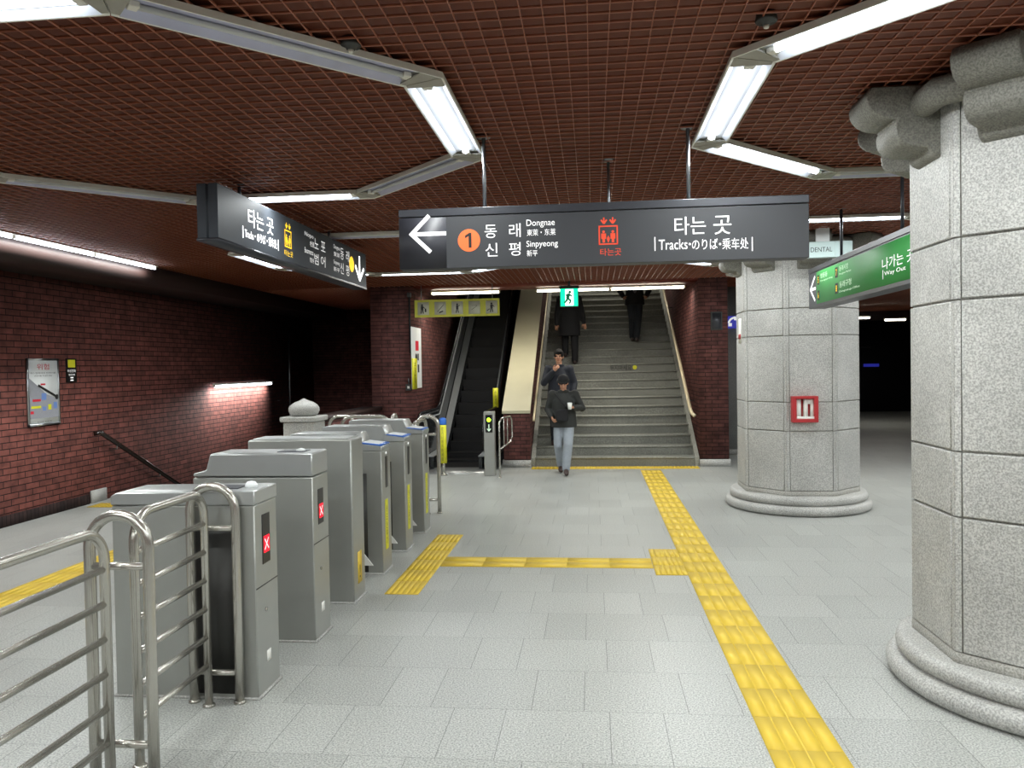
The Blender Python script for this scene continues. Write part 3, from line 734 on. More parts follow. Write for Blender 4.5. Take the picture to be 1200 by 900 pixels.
tq('ink_white', 'Dongnae', 391, 398, .13, .27); tq('ink_white', '東萊', 391, 398, .32, .44); tq('ink_white', '동', 399, 402.5, .14, .45); tq('ink_white', '래', 405.5, 409, .14, .45)
tq('ink_white', 'Sinpyeong', 391, 398, .54, .67); tq('ink_white', '新平', 391, 398, .72, .84); tq('ink_white', '신', 399, 402.5, .54, .84); tq('ink_white', '평', 405.5, 409, .54, .84)
dc = MB(); c = Q(412, .47); flat(dc, disc(c[0], c[1], .085, 30), (0, 0, 0), U, V, .002); dc.build('line_disc', M['ink_yellow'], T)
ar = MB(); c = Q(421.5, .85); tpz = Hh*.86; wd = .04
for q, dd in ((bar(c[0], c[1], c[0], tpz, wd), .002), (bar(c[0]+.005, c[1], c[0]-.16, c[1]+.15, wd), .0023), (bar(c[0]-.005, c[1], c[0]+.16, c[1]+.15, wd), .0026)): flat(ar, q, (0, 0, 0), U, V, dd)
ar.build('arrow', M['ink_glow'], T)
ic = MB(); c = Q(337.5, .5); elevator(ic, S0, c[0], c[1], .15); text_into(ic, '타는곳', (c[0]-.09, 0, c[1]-.15), U, V, .19, .05, .0015); ic.build('lift_symbol', M['ink_yellow'], T)
for x in (292, 394):
    c = Q(x, 0); rod(T, c[0], .078, Hh, CZ-zb+.02, .013, True, 'rod' if x > 300 else 'sign_edge')

# green way out sign, face toward the hall
X1 = 2.28
e0, e1 = at_x(957, 340, X1).y, at_x(1050, 300, X1).y
zt = (at_x(957, 320, X1).z+at_x(1050, 279, X1).z)/2; zb = (at_x(957, 357, X1).z+at_x(1050, 330, X1).z)/2
yA, yB = at_x(948, 340, X1).y, e1-1.3
T = thing('hanging_sign', 'green hanging way out sign partly behind the large column', 'sign', (X1, (yA+yB)/2, zb), -PI/2)
L2 = (yA-yB)/2; Hh = zt-zb
MB().box(-L2, L2, 0, .16, -.035, Hh+.01, .003).build('sign_box', M['sign_edge'], T)
MB().box(-L2-.003, L2, -.004, .164, Hh+.012, Hh+.06, .003).build('top_rail', M['sign_edge'], T)
def G(x): return (yA+yB)/2-at_x(x, 320, X1).y
gp = MB().box(G(957), L2-.01, -.003, 0, 0, Hh-.002); gp.build('green_panel', M['green'], T)
def tg(mat, body, x0, x1, f0, f1, dd=.0045):
    mb = MB()
    text_into(mb, body, (G(x0), 0, Hh*(1-f1)), U, V, G(x1)-G(x0), Hh*(f1-f0), dd); mb.build('lettering', M[mat], T)
tg('ink_white', '나가는 곳', 1034.5, 1072, .34, .62); tg('ink_white', 'Way Out', 1037, 1062, .67, .80)
tx = MB(); flat(tx, rect(G(1035), Hh*.16, .012, Hh*.22), (0, 0, 0), U, V, .0045); tx.build('bar_mark', M['ink_white'], T)
for body, x0, x1, f0, f1 in (('명륜동', 962, 970, .1, .25), ('Myeongnyun-dong', 961.5, 976, .30, .37), ('동래시장', 984, 994.5, .1, .25), ('Dongnae Market', 984, 998, .30, .37), ('동래구청', 984, 998, .55, .72), ('Dongnae-gu Office', 984, 1008, .8, .87)): tg('ink_pale', body, x0, x1, f0, f1)
for num, x, f in (('5', 958.3, .12), ('6', 958.3, .60), ('7', 979, .1), ('8', 979, .56)):
    nb = MB(); nt = MB(); g0 = G(x); g1 = G(x+(2.2 if x < 970 else 3.3)); flat(nb, rect(g0, Hh*(1-f-.3), g1-g0, Hh*.30), (0, 0, 0), U, V, .0042)
    text_into(nt, num, (g0+(g1-g0)*.3, 0, Hh*(1-f-.24)), U, V, (g1-g0)*.4, Hh*.18, .0055)
    nbo = nb.build('number_box', M['ink_black'], T); nt.build('exit_number', M['ink_yellow'], nbo)
ic = MB(); elevator(ic, S0, G(1021), Hh*.56, .10); ic.build('lift_symbol', M['ink_rust'], T)
ar = MB(); ax0, ax1 = G(948.6), G(956.3); zc = Hh*.5; am = ax0+(ax1-ax0)*.15
for q, dd in ((bar(am, zc, ax1, zc, .03), .004), (bar(am, zc-.008, am+.18, zc+.125, .03), .0043), (bar(am, zc+.008, am+.18, zc-.125, .03), .0046)): flat(ar, q, (0, 0, 0), U, V, dd)
ar.build('arrow', M['ink_white'], T)
for x in (976, 1045):
    rod(T, G(x), .08, Hh+.06, CZ-zb+.02, .013, True, 'sign_edge')

# white lightbox behind the green sign, on the far column
p, q = at_y(950, 300, 8.75), at_y(976, 287, 8.75)
T = thing('lightbox_sign', 'small white lightbox with dark lettering between long black sign and green sign', 'sign', (p.x, 8.75, p.z-.02), -.08)
MB().box(-.03, q.x-p.x+.02, 0, .08, 0, .17, .004).build('front_panel', M['lightbox'], T)
MB().prism([(q.x-p.x+.02, 0), (q.x-p.x+.2, .03), (q.x-p.x+.2, .09), (q.x-p.x+.02, .08)], 2, 0, .17).build('side_panel', M['lightbox'], T)
tx = MB(); text_into(tx, 'DENTAL', (.0, -.001, .06), U, V, .22, .05); tx.build('lettering', M['ink_black'], T)
MB().prism([(.06, .15), (.2, .15), (.2, .33), (.17, .36), (.17, .42), (.14, .44), (.12, .42), (.12, .34), (.06, .31)], 1, .03, .05).build('upright_plate', M['white'], T)
MB().box(.02, .1, .03, .9, .05, .1).build('mounting_arm', M['sign_edge'], T)

# exit sign below the lintel
p, q = at_y(657, 359, 13.35), at_y(677, 338, 13.35)
T = thing('exit_sign', 'green glowing exit sign with running figure over the stairs', 'sign', ((p.x+q.x)/2, 13.35, p.z))
w, h = (q.x-p.x)/2, q.z-p.z
MB().box(-w-.012, w+.012, .002, .06, -.01, h+.01, .004).build('casing', M['sign_edge'], T)
MB().box(-w, w, -.004, .003, 0, h).build('green_face', M['green_glow'], T)
MB().box(-w-.02, w+.02, 0, .07, h+.01, h+.05, .004).build('top_cap', M['gate_dark'], T)
MB().box(-.02, .02, .02, .05, h+.04, CZ-p.z+.02).build('bracket', M['sign_edge'], T)
m = MB(); flat(m, rect(-w*.45, .01, w*.95, h-.02), (0, -.004, 0), U, V, .001); wd_ = m.build('white_door', M['exit_white'], T)
m = MB(); k = h
for i, q in enumerate((disc(.012, .80*k, .085*k, 14), bar(0, .72*k, -.03, .45*k, .19*k), bar(-.03, .46*k, .03, .30*k, .12*k), bar(.03, .32*k, .0, .14*k, .1*k), bar(-.03, .46*k, -.05, .26*k, .12*k), bar(-.05, .27*k, -.085, .2*k, .1*k), bar(0, .68*k, .05, .55*k, .09*k), bar(0, .68*k, -.06, .62*k, .09*k))): flat(m, q, (0, -.004, 0), U, V, .002+i*.0002)
m.build('running_figure', M['exit_dark'], wd_)

# yellow pictogram board over the escalator
p, q = at_y(486, 372, 13.4), at_y(585, 350.5, 13.4)
T = thing('guidance_board', 'yellow board with five pictograms hanging over the escalator', 'sign', ((p.x+q.x)/2, 13.4, (at_y(535, 371, 13.4)).z))
w, h = (q.x-p.x)/2, .30
MB().box(-w, w, 0, .03, 0, h, .003).build('board', M['olive_board'], T)
pw = .2
for i in range(5):
    cx = -w+.155+i*(2*w-.29)/4
    pn = MB().box(cx-pw/2, cx+pw/2, -.004, .002, .04, h-.04).build('pictogram_panel', M['picto_board'], T)
    m = MB(); S = ((cx, -.004, h/2), U, V)
    if i in (0, 2, 4):
        x = .0 if i else -.02
        for j, q in enumerate((disc(x, .06, .018, 10), rect(x-.022, -.02, .044, .062), bar(x-.01, -.02, x-.02, -.085, .018), bar(x+.01, -.02, x+.02, -.085, .018), bar(x+.02, .03, x+.05, .045 if i == 2 else 0, .012))): flat(m, q, *S, .001+j*.0002)
        if i == 0: flat(m, disc(.04, -.01, .013, 10), *S, .002); flat(m, rect(.027, -.06, .026, .04), *S, .0022)
        if i == 4: flat(m, bar(-.08, -.06, -.03, -.03, .014), *S, .002)
    elif i == 1:
        flat(m, bar(-.05, -.06, .06, .06, .01), *S, .001); flat(m, bar(-.02, -.075, .05, -.05, .02), *S, .0012)
    else:
        flat(m, bar(-.05, -.04, .05, .03, .006), *S, .001); flat(m, bar(-.05, .03, .05, .04, .004), *S, .0012)
    m.build('pictogram', M['ink_black'], pn)
for s in (-1, 1): MB().tube([(s*(w-.12), .015, h), (s*(w-.12), .015, 3.17-T.location.z+.1)], .008, 8).build('hanger_rod', M['rod'], T)

# blue telephone sign on the grey wall
p, q = at_y(851, 385, 15.14), at_y(870, 370, 15.14)
T = thing('telephone_sign', 'blue sign with white telephone receiver on the grey wall', 'sign', (p.x, 15.14, p.z))
w, h = q.x-p.x, q.z-p.z
MB().box(0, w, 0, .02, 0, h, .002).build('panel', M['blue_sign'], T)
m = MB()
for j in range(6):
    a0 = PI*.95-j*PI*.5/6; a1 = PI*.95-(j+1)*PI*.5/6-.05
    flat(m, bar(w*.55+.12*math.cos(a0), h*.35+.12*math.sin(a0), w*.55+.12*math.cos(a1), h*.35+.12*math.sin(a1), .035), (0, 0, 0), U, V, .001+j*.0002)
flat(m, bar(w*.55-.125, h*.3, w*.55-.06, h*.3, .06), (0, 0, 0), U, V, .003); flat(m, bar(w*.55+.01, h*.35+.07, w*.55+.01, h*.35+.14, .06), (0, 0, 0), U, V, .0032)
m.build('receiver_symbol', M['ink_white'], T)

# posters and notices
def wall_poster(x0, y0, x1, y1, X):
    a = at_x(x0, (y0+y1)/2, X); b = at_x(x1, (y0+y1)/2, X); m = (x0+x1)/2
    return a.y, b.y, at_x(m, y1, X).z, at_x(m, y0, X).z
ya, yb, za, zb_ = wall_poster(32.5, 420, 70, 498.5, XL+.02)
T = thing('poster', 'white framed warning poster with red heading on the left brick wall', 'poster', (XL+.001, (ya+yb)/2, za), PI/2)
w, h = (yb-ya)/2, zb_-za
f = MB().box(-w, w, -.02, 0, 0, .025).box(-w, w, -.02, 0, h-.025, h).box(-w, -w+.025, -.02, 0, 0, h).box(w-.025, w, -.02, 0, 0, h); f.build('frame', M['frame_alu'], T)
MB().box(-w+.01, w-.01, -.012, -.002, .01, h-.01).build('sheet', M['white'], T)
S = ((0, -.012, 0), U, V)
def pr(name, mat, q, d=.002): m = MB(); flat(m, q, *S, d); m.build(name, M[mat], T)
def pt(body, x, y, ww, hh, mat): m = MB(); text_into(m, body, (x*w, -.012, y*h), U, V, ww*w, hh*h); m.build('lettering', M[mat], T)
pt('위험', -.38, .83, .76, .09, 'red_ink')
pt('에스컬레이터 안전이용', -.8, .77, 1.6, .024, 'ink_black'); pt('손잡이를 꼭 잡으세요', -.55, .73, 1.1, .02, 'ink_black'); pt('안전한 지하철', -.45, .045, .9, .02, 'ink_black')
pr('grey_picture', 'pic_grey', [(-w*.92, h*.11), (w*.92, h*.11), (w*.92, h*.38), (w*.2, h*.46), (-w*.92, h*.72)], .0008)
pr('black_picture', 'ink_black', bar(-w*.35, h*.60, w*.8, h*.42, .03), .004)
pr('black_picture', 'ink_black', disc(w*.82, h*.415, .032, 14), .0042)
pr('red_picture', 'red_ink', rect(-w*.7, h*.36, w*.5, h*.035)); pr('red_picture', 'red_ink', rect(-w*.85, h*.18, w*.2, h*.04)); pr('red_picture', 'red_ink', rect(-w*.2, h*.6, w*.3, h*.025), .005)
pr('blue_picture', 'pic_blue', rect(-w*.15, h*.38, w*.3, h*.1), .0025); pr('blue_picture', 'pic_blue', rect(w*.6, h*.24, w*.22, h*.1), .0025); pr('blue_picture', 'pic_blue', rect(-w*.1, h*.22, w*.22, h*.06), .0028)
pr('yellow_picture', 'yellow', rect(-w*.8, h*.26, w*.6, h*.035)); pr('yellow_picture', 'yellow', rect(w*.25, h*.23, w*.2, h*.08), .0027)
ya, yb, za, zb_ = wall_poster(78.5, 420, 90.5, 448, XL+.02)
T = thing('notice', 'small black notice with yellow square beside the warning poster', 'notice', (XL+.001, (ya+yb)/2, za), PI/2)
w, h = (yb-ya)/2, zb_-za; S = ((0, -.012, 0), U, V)
MB().box(-w, w, -.012, 0, 0, h, .002).build('panel', M['black'], T)
m = MB(); flat(m, rect(-w*.7, h*.62, w*1.4, h*.32), *S); m.build('yellow_square', M['yellow'], T)
m = MB(); text_into(m, '비상전화', (-w*.8, -.012, h*.42), U, V, w*1.6, h*.12); text_into(m, 'SOS', (-w*.6, -.012, h*.28), U, V, w*1.2, h*.07); flat(m, rect(-w*.3, h*.17, w*.6, h*.05), *S); flat(m, rect(-w*.3, h*.06, w*.6, h*.05), *S); m.build('lettering', M['ink_white'], T)
ya, yb, za, zb_ = wall_poster(482.5, 384, 493.5, 455, -3.09)
T = thing('poster', 'tall white poster on the brick wall left of the escalator', 'poster', (-3.099, (ya+yb)/2, za), PI/2)
w, h = (yb-ya)/2, zb_-za; S = ((0, -.015, 0), U, V)
MB().box(-w, w, -.015, 0, 0, h, .003).build('sheet', M['white'], T)
m = MB(); flat(m, rect(-.1, h*.62, .25, h*.16), *S); m.build('red_print', M['red_ink'], T)
m = MB(); flat(m, disc(-.05, h*.5, .08, 14), *S); flat(m, rect(-.12, h*.42, .14, h*.07), *S, .0012); flat(m, rect(.05, h*.46, .1, .12), *S, .0014); flat(m, rect(.05, h*.26, .12, .14), *S); m.build('black_print', M['ink_black'], T)
MB().box(-w-.02, -w+.30, -.03, -.012, -.01, h*.49).build('yellow_label', M['yellow'], T)
m = MB(); text_into(m, '\n'.join('손잡이'), (-w+.08, -.031, .08), U, V, .12, h*.36); m.build('label_lettering', M['ink_black'], T)
T = thing('control_box', 'small grey switch box on the brick pier below the tall poster', 'box', (-3.2, 13.5, at_y(474, 458, 13.5).z))
MB().box(-.05, .05, -.06, 0, 0, .12, .006).build('housing', M['gate_dark'], T); MB().tube([(0, -.03, .12), (0, -.03, .22)], .012, 8).build('cable_stub', M['rod'], T)
MB().box(-.02, .02, -.065, -.055, .04, .08).build('button', M['paper'], T)
T = thing('conduit_pipe', 'dark vertical conduit on the brick pier beside the tall poster', 'pipe', (-3.16, 13.47, 2.0))
MB().tube([(0, 0, 0), (0, 0, 1.0)], .018, 8).build('pipe', M['black_matt'], T); MB().box(-.03, .03, -.05, .03, .98, 1.06, .005).build('junction_box', M['gate_dark'], T)
# small metal panel on the right pier
p, q = at_y(833, 387, 13.48), at_y(845, 365, 13.48)
T = thing('metal_panel', 'small dull metal panel on the brick pier right of the stairs', 'panel', (p.x, 13.5, p.z))
MB().box(0, q.x-p.x+.02, -.03, 0, 0, q.z-p.z, .004).build('cover', M['gate_dark'], T); MB().box(.02, q.x-p.x, -.034, -.028, .02, q.z-p.z-.02).build('door_leaf', M['sign_edge'], T)
# security camera
p = at_y(860, 321, 12.6)
T = thing('security_camera', 'white security camera beside the far column near the ceiling', 'camera', (p.x, 12.6, p.z))
MB().tube([(-.1, .05, .02), (.07, -.04, -.02)], .045, 12).build('body', M['paper'], T)
MB().tube([(.075, -.042, -.022), (.1, -.055, -.028)], .035, 12).build('lens', M['black'], T)
MB().tube([(-.02, 0, .04), (-.02, 0, CZ-p.z+.02)], .012, 8).build('mount', M['holder'], T)
# ceiling detectors
for x, y, lab in ((411, 53, 'round ceiling detector above the unlit slanting light'), (898, 24, 'round ceiling detector above the lit wide light on the right')):
    p = at_z(x, y, CZ)
    T = thing('ceiling_detector', lab, 'detector', p)
    MB().lathe([(.0, -.022), (.018, -.021), (.022, -.012), (.042, -.008), (.046, .0), (.04, .03)], seg=20).build('base', M['gate_dark'], T)
    MB().lathe([(0, -.034), (.010, -.032), (.014, -.021)], seg=12).build('sensor', M['holder'], T)
# marks on the far dark wall
for x, y, w, h, mat, lab in ((1021, 428, .5, .1, 'blue_sign', 'small blue sign on the dark wall at the corridor end'), (1013, 407, .45, .035, 'gate_dark', 'thin grey plate on the dark wall above the blue sign')):
    p = at_y(x, y, YE-.31)
    T = thing('wall_sign', lab, 'sign', p); MB().box(-w/2, w/2, -.02, .01, -h/2, h/2, .003).build('panel', M[mat], T)

# ------------------------------------------------------------------ ticket gates
GX, GL, GW = -1.79, .80, .29
def gate(y, kind, label, group):
    t = thing('ticket_gate', label, 'ticket gate', (GX, y, 0), 0, group)
    def recess(x0, x1, z0, z1): MB().box(x0, x1, -.002, .02, z0, z1).build('flap_recess_shade', M['gate_dark'], t)  # flush dark panel, the shade of the recess is put into its colour
    if kind == 'exit_low':
        body_top = 1.035
        b = MB().box(-GL, 0, 0, GW, 0, body_top, .006); b.build('body', M['gate'], t)
        MB().prism([(-GL-.004, body_top+.003), (.004, body_top+.003), (.004, 1.115), (-GL+.03, 1.105), (-GL-.004, 1.085)], 1, -.004, GW+.004, .006).build('lid', M['gate_top'], t)
        recess(-.36, -.1, .03, .93)
        MB().lathe([(.035, 1.112), (.033, 1.13), (.022, 1.145), (0, 1.15)], (-.07, .13), 16).build('reader_dome', M['white'], t)
        MB().box(-.3, -.12, .07, .2, 1.108, 1.118, .003).build('card_reader', M['sign_edge'], t)
        z0, z1 = .70, .97
    elif kind == 'cabinet':
        MB().box(-GL, 0, 0, GW, 0, 1.06, .006).build('body', M['gate'], t)
        MB().prism([(-GL, 1.068), (.002, 1.068), (.002, 1.215), (-GL+.12, 1.215), (-GL+.09, 1.11), (-GL, 1.085)], 1, -.002, GW+.002, .008).build('upper_housing', M['gate_top'], t)
        MB().box(-.26, -.08, .07, .2, 1.212, 1.22, .003).build('card_reader', M['sign_edge'], t)
        MB().lathe([(.03, 1.214), (.028, 1.23), (0, 1.237)], (-.12, .13), 14).build('reader_dome', M['white'], t)
        z0, z1 = .74, .97
    elif kind == 'plain':
        MB().prism([(-GL, 0), (0, 0), (0, 1.225), (-GL, 1.225)], 1, 0, GW, .01).build('body', M['gate'], t)
        MB().box(-GL+.03, -.03, .03, GW-.03, 1.22, 1.235, .005).build('top_plate', M['gate_top'], t)
        m = MB(); o = Vector((.0015, .07, .12)); m.box(.0, .002, .1, .2, .12, .36); m.build('sticker', M['tactile'], t)['label'] = 'worn yellow sticker'
        m = MB(); text_into(m, '!', (.003, .135, .16), (0, 1, 0), (0, 0, 1), .02, .1); m.build('sticker_print', M['ink_black'], t)
    if kind in ('exit_low', 'cabinet'):
        dp = MB().box(-.004, .003, .09, .19, z0, z1, .002).build('display', M['black'], t)
        m = MB(); zc = (z0+z1)/2-.03
        o = Vector((.004, .14, zc)); uy = (0, 0, 1); ux = (0, 1, 0)
        flat(m, rect(-.036, -.045, .072, .09), o, ux, uy, .0005)
        m.build('stop_light', M['red_glow'], dp)
        m = MB(); flat(m, bar(-.025, -.03, .025, .03, .008), o, ux, uy, .001); flat(m, bar(-.025, .03, .025, -.03, .008), o, ux, uy, .0012); m.build('cross_mark', M['ink_white'], dp)
        m = MB().box(-.001, .0012, .005, GW-.005, z0-.115, z0-.109); m.build('seam', M['gate_dark'], t)
        MB().lathe([(.008, 0), (.008, .004)], seg=10)
        m = MB(); m.tube([(0, .12, .45), (.006, .12, .45)], .012, 10); m.build('lock', M['chrome'], t)
        m = MB().box(0, .002, .12, .17, .16, .22); m.build('sticker', M['paper'], t)
    if kind == 'reader':
        MB().box(-GL, 0, 0, GW, 0, 1.05, .006).build('body', M['gate'], t)
        MB().prism([(-GL, 1.052), (-.19, 1.052), (-.16, 1.10), (-.21, 1.20), (-GL+.02, 1.20), (-GL, 1.19)], 1, .0, GW, .006).build('upper_housing', M['gate_top'], t)
        MB().prism([(-.2, 1.052), (.004, 1.052), (.004, 1.09), (-.2, 1.115)], 1, -.003, GW+.003, .004).build('reader_head', M['gate_top'], t)
        MB().prism([(-.2, 1.116), (.0, 1.092), (.0, 1.1), (-.2, 1.124)], 1, .0, GW, .002).build('blue_reader_pad', M['blue'], t)
        m = MB(); m.prism([(-.17, 1.121), (-.03, 1.104), (-.03, 1.107), (-.17, 1.124)], 1, .04, GW-.04); m.build('card_plate', M['white'], t)
        recess(-.34, -.13, .02, .86)
        MB().box(-.004, .003, .12, .19, .72, .99, .002).build('ticket_slot', M['black'], t)
        MB().lathe([(.0, 0), (.01, 0)], seg=8)
        m = MB(); m.tube([(.0, .15, 1.02), (.005, .15, 1.02)], .012, 10); m.build('indicator', M['ink_white'], t)
        st = MB().box(.0, .003, .09, .18, .19, .62, .001).build('sticker', M['yellow'], t)
        m = MB(); text_into(m, '\n'.join('카드는여기'), (.0035, .115, .23), (0, 1, 0), (0, 0, 1), .035, .34); m.build('sticker_lettering', M['ink_black'], st)
        # the folded white flap showing in the passage
        m = MB(); m.prism([(-.2, .1), (-.2, .28), (-.06, .1)], 1, -.10, -.09); m.build('flap', M['flap'], t)
        m = MB(); m.prism([(-.2, .58), (-.2, .68), (-.14, .6)], 1, -.10, -.09); m.build('flap', M['flap'], t)
        m = MB().box(-.22, -.19, -.11, 0, .1, .68); m.build('flap_hinge', M['gate_dark'], t)
    MB().box(-GL-.01, .012, -.008, GW+.008, 0, .012).build('foot_plate', M['granite'], t)
    return t
GRP = 'ticket gates in the row'
gate(3.97, 'exit_low', 'nearest low steel ticket gate with a red light, beside the steel fence', GRP)
gate(4.84, 'cabinet', 'tall steel ticket gate with a red light and stepped top, second in the row', GRP)
gate(5.66, 'plain', 'plain tall steel cabinet gate with worn yellow sticker, third in the row', GRP)
g4 = gate(6.48, 'reader', 'fourth ticket gate, blue topped and nearest of the three with long yellow stickers', GRP)
dup(g4, (GX, 7.30, 0), None, 'fifth ticket gate, middle one of the three blue topped gates')
dup(g4, (GX, 8.12, 0), None, 'last ticket gate of the row, blue topped and beside the far fence')

# ------------------------------------------------------------------ steel fences
def arc(cx, cz, r, a0, a1, n=8): return [(cx+r*math.cos(a0+(a1-a0)*i/n), cz+r*math.sin(a0+(a1-a0)*i/n)) for i in range(n+1)]
def flange(m, x, y): m.lathe([(.032, 0), (.032, .01), (.024, .016)], (x, y), 16)
def fence_panel(label, loc, rz, L, H, nb=6, group=None):
    t = thing('steel_fence', label, 'fence', loc, rz, group); r = .13
    path = [(0, 0, 0)]+[(x, 0, z) for x, z in arc(r, H-r, r, PI, PI/2)]+[(x, 0, z) for x, z in arc(L-r, H-r, r, PI/2, 0)]+[(L, 0, 0)]
    MB().tube(path, .021, 14, side=(0, 1, 0)).build('hoop', M['chrome'], t)
    for i in range(nb):
        z = H-.165-i*(H-.38)/(nb-1)
        MB().tube([(0, 0, z), (L, 0, z)], .015, 10).build('bar', M['chrome'], t)
    m = MB(); flange(m, 0, 0); flange(m, L, 0); m.build('floor_flange', M['chrome'], t)
    return t
def fence_arch(label, loc, rz, Wd, H, group=None):
    t = thing('steel_arch', label, 'fence', loc, rz, group); r = Wd/2
    path = [(-r, 0, 0), (-r, 0, (H-r)*.5)]+[(x, 0, z) for x, z in arc(0, H-r, r, PI, 0, 14)]+[(r, 0, (H-r)*.5), (r, 0, 0)]
    MB().tube(path, .024, 14, side=(0, 1, 0)).build('hoop', M['chrome'], t)
    for z in (H-.22, .16): MB().tube([(-r, 0, z), (r, 0, z)], .017, 10).build('cross_bar', M['chrome'], t)
    m = MB(); flange(m, -r, 0); flange(m, r, 0); m.build('floor_flange', M['chrome'], t)
    return t
FX = -2.02
fence_panel('steel rail fence panel at the lower left picture corner', (FX, 1.6, 0), PI/2, 1.44, 1.105)
fence_arch('tall steel arch between the two near fence panels', (FX, 3.14, 0), 0, .265, 1.145)
fence_panel('steel rail fence panel reaching the nearest ticket gate', (FX, 3.25, 0), PI/2, .63, 1.125)
fence_arch('tall steel arch at the nearest ticket gate', (FX+.02, 3.93, 0), 0, .25, 1.145)
fence_panel('steel rail fence panel beyond the last ticket gate', (-1.98, 8.5, 0), PI/2, .68, 1.14)
fence_arch('steel arch beyond the last ticket gate, beside the yellow bollard', (-1.98, 9.25, 0), 0, .26, 1.17)
p, q = at_y(400, 490, 9.75), at_y(457, 490, 9.75)
fence_panel('steel rail fence panel seen over the middle ticket gates', (p.x, 9.75, 0), 0, q.x-p.x, 1.14)
fence_panel('steel rail fence panel beside the stone newel post', (NX.x+.3, 10.5, 0), 0, p.x-NX.x-.36, 1.1)
fence_arch('small steel arch seen edge on beside the far fence', (q.x+.07, 9.7, 0), PI/2, .25, 1.16)
# yellow bollard
p = at_z(520, 557, 0)
T = thing('bollard', 'slim yellow bollard with blue top at the escalator foot', 'bollard', (p.x, p.y, 0))
MB().tube([(0, 0, 0), (0, 0, .32)], .03, 14).lathe([(.065, 0), (.065, .012), (.035, .03)], seg=20).build('steel_post', M['chrome'], T)
MB().tube([(0, 0, .2), (0, 0, .82)], .058, 18).build('yellow_sleeve', M['yellow'], T)
MB().lathe([(.058, .82), (.06, .83), (.06, .90), (.045, .93), (.0, .94)], seg=18).build('blue_cap', M['blue'], T)
m = MB(); text_into(m, '\n'.join('걷거나뛰지마세요'), (-.016, -.0585, .25), U, V, .032, .54); m.build('lettering', M['ink_black'], T)
# pillar with the green lamp, plus hoop rail
p = at_z(574, 558, 0)
T = thing('escalator_signal_post', 'stainless post with a green light at the escalator entrance', 'post', (p.x, p.y, 0))
MB().box(-.085, .085, 0, .16, 0, 1.03, .008).build('post', M['gate'], T)
MB().box(-.055, .055, -.006, .004, .7, .98, .002).build('display', M['black'], T)
m = MB(); flat(m, disc(0, .9, .032, 18), (0, -.006, 0), U, V, .001); m.build('green_light', M['green_led'], T)
m = MB(); flat(m, bar(0, .72, 0, .83, .014), (0, -.006, 0), U, V, .001); flat(m, bar(-.03, .76, 0, .72, .012), (0, -.006, 0), U, V, .0012); flat(m, bar(.03, .76, 0, .72, .012), (0, -.006, 0), U, V, .0014); m.build('arrow', M['ink_pale'], T)
p = at_z(586, 560, 0)
T = thing('guard_rail', 'thin steel guard hoop between signal post and brick divider', 'rail', (p.x, p.y, 0))
MB().tube([(0, 0, 0), (0, 0, .86), (.03, .08, .93), (.12, .5, .93), (.14, .58, .87), (.14, .6, .6), (.12, .5, .52), (.01, .04, .45)], .014, 10).build('hoop', M['chrome'], T)
MB().tube([(.05, .2, .93), (.05, .2, .48)], .009, 8).tube([(.09, .36, .93), (.09, .36, .5)], .009, 8).build('upright', M['chrome'], T)
m = MB(); flange(m, 0, 0); m.build('floor_flange', M['chrome'], T)

# ------------------------------------------------------------------ people
def voxel(mb, name, mat, parent, vs, smooth=4):
    o = mb.build(name, mat, parent)
    r = o.modifiers.new('r', 'REMESH'); r.mode = 'VOXEL'; r.voxel_size = vs; r.use_smooth_shade = True
    s = o.modifiers.new('s', 'SMOOTH'); s.factor = .5; s.iterations = smooth
    bpy.context.view_layer.update()
    me = bpy.data.meshes.new_from_object(o.evaluated_get(bpy.context.evaluated_depsgraph_get()))
    o.modifiers.clear(); old = o.data; o.data = me; me.name = name
    bpy.data.meshes.remove(old)
    if not me.materials: me.materials.append(mat)
    for p in me.polygons: p.use_smooth = True
    return o
def limb(mb, pts, rad, seg=14):
    mb.tube(pts, rad, seg)
    for p, r in zip(pts, rad): mb.ell(p, r, r, r, 12, 8)
def hand(mb, wrist, dirv, palm, thumb_side, curl=.7):
    d = Vector(dirv).normalized(); n = Vector(palm); n = (n-d*n.dot(d)).normalized(); s = d.cross(n)*thumb_side
    w = Vector(wrist); R = Matrix((s, d, n)).transposed()
    mb.ell(w+d*.045, .038, .055, .017, 14, 10, R)
    mb.tube([w-d*.03, w+d*.02], .024, 10)
    for i, (off, L) in enumerate(((.027, .07), (.010, .078), (-.008, .073), (-.025, .057))):
        p = w+d*.075+s*off; a = 0; pts = [p-d*.02]
        for j in range(4):
            pts.append(p); a += curl*(.5, .6, .6, .4)[j]; p = p+(d*math.cos(a)+n*math.sin(a))*L*(.42, .32, .26, .2)[j]
        mb.tube(pts, [.0105, .010, .0095, .0088, .0078], 8); mb.ell(pts[-1], .008, .008, .008, 8, 6)
    p = w+d*.02+s*.028
    pts = [p, p+d*.02+s*.025+n*.008, p+d*.048+s*.035+n*.02, p+d*.07+s*.03+n*.035]
    mb.tube(pts, [.013, .012, .0105, .009], 8); mb.ell(pts[-1], .009, .009, .009, 8, 6)
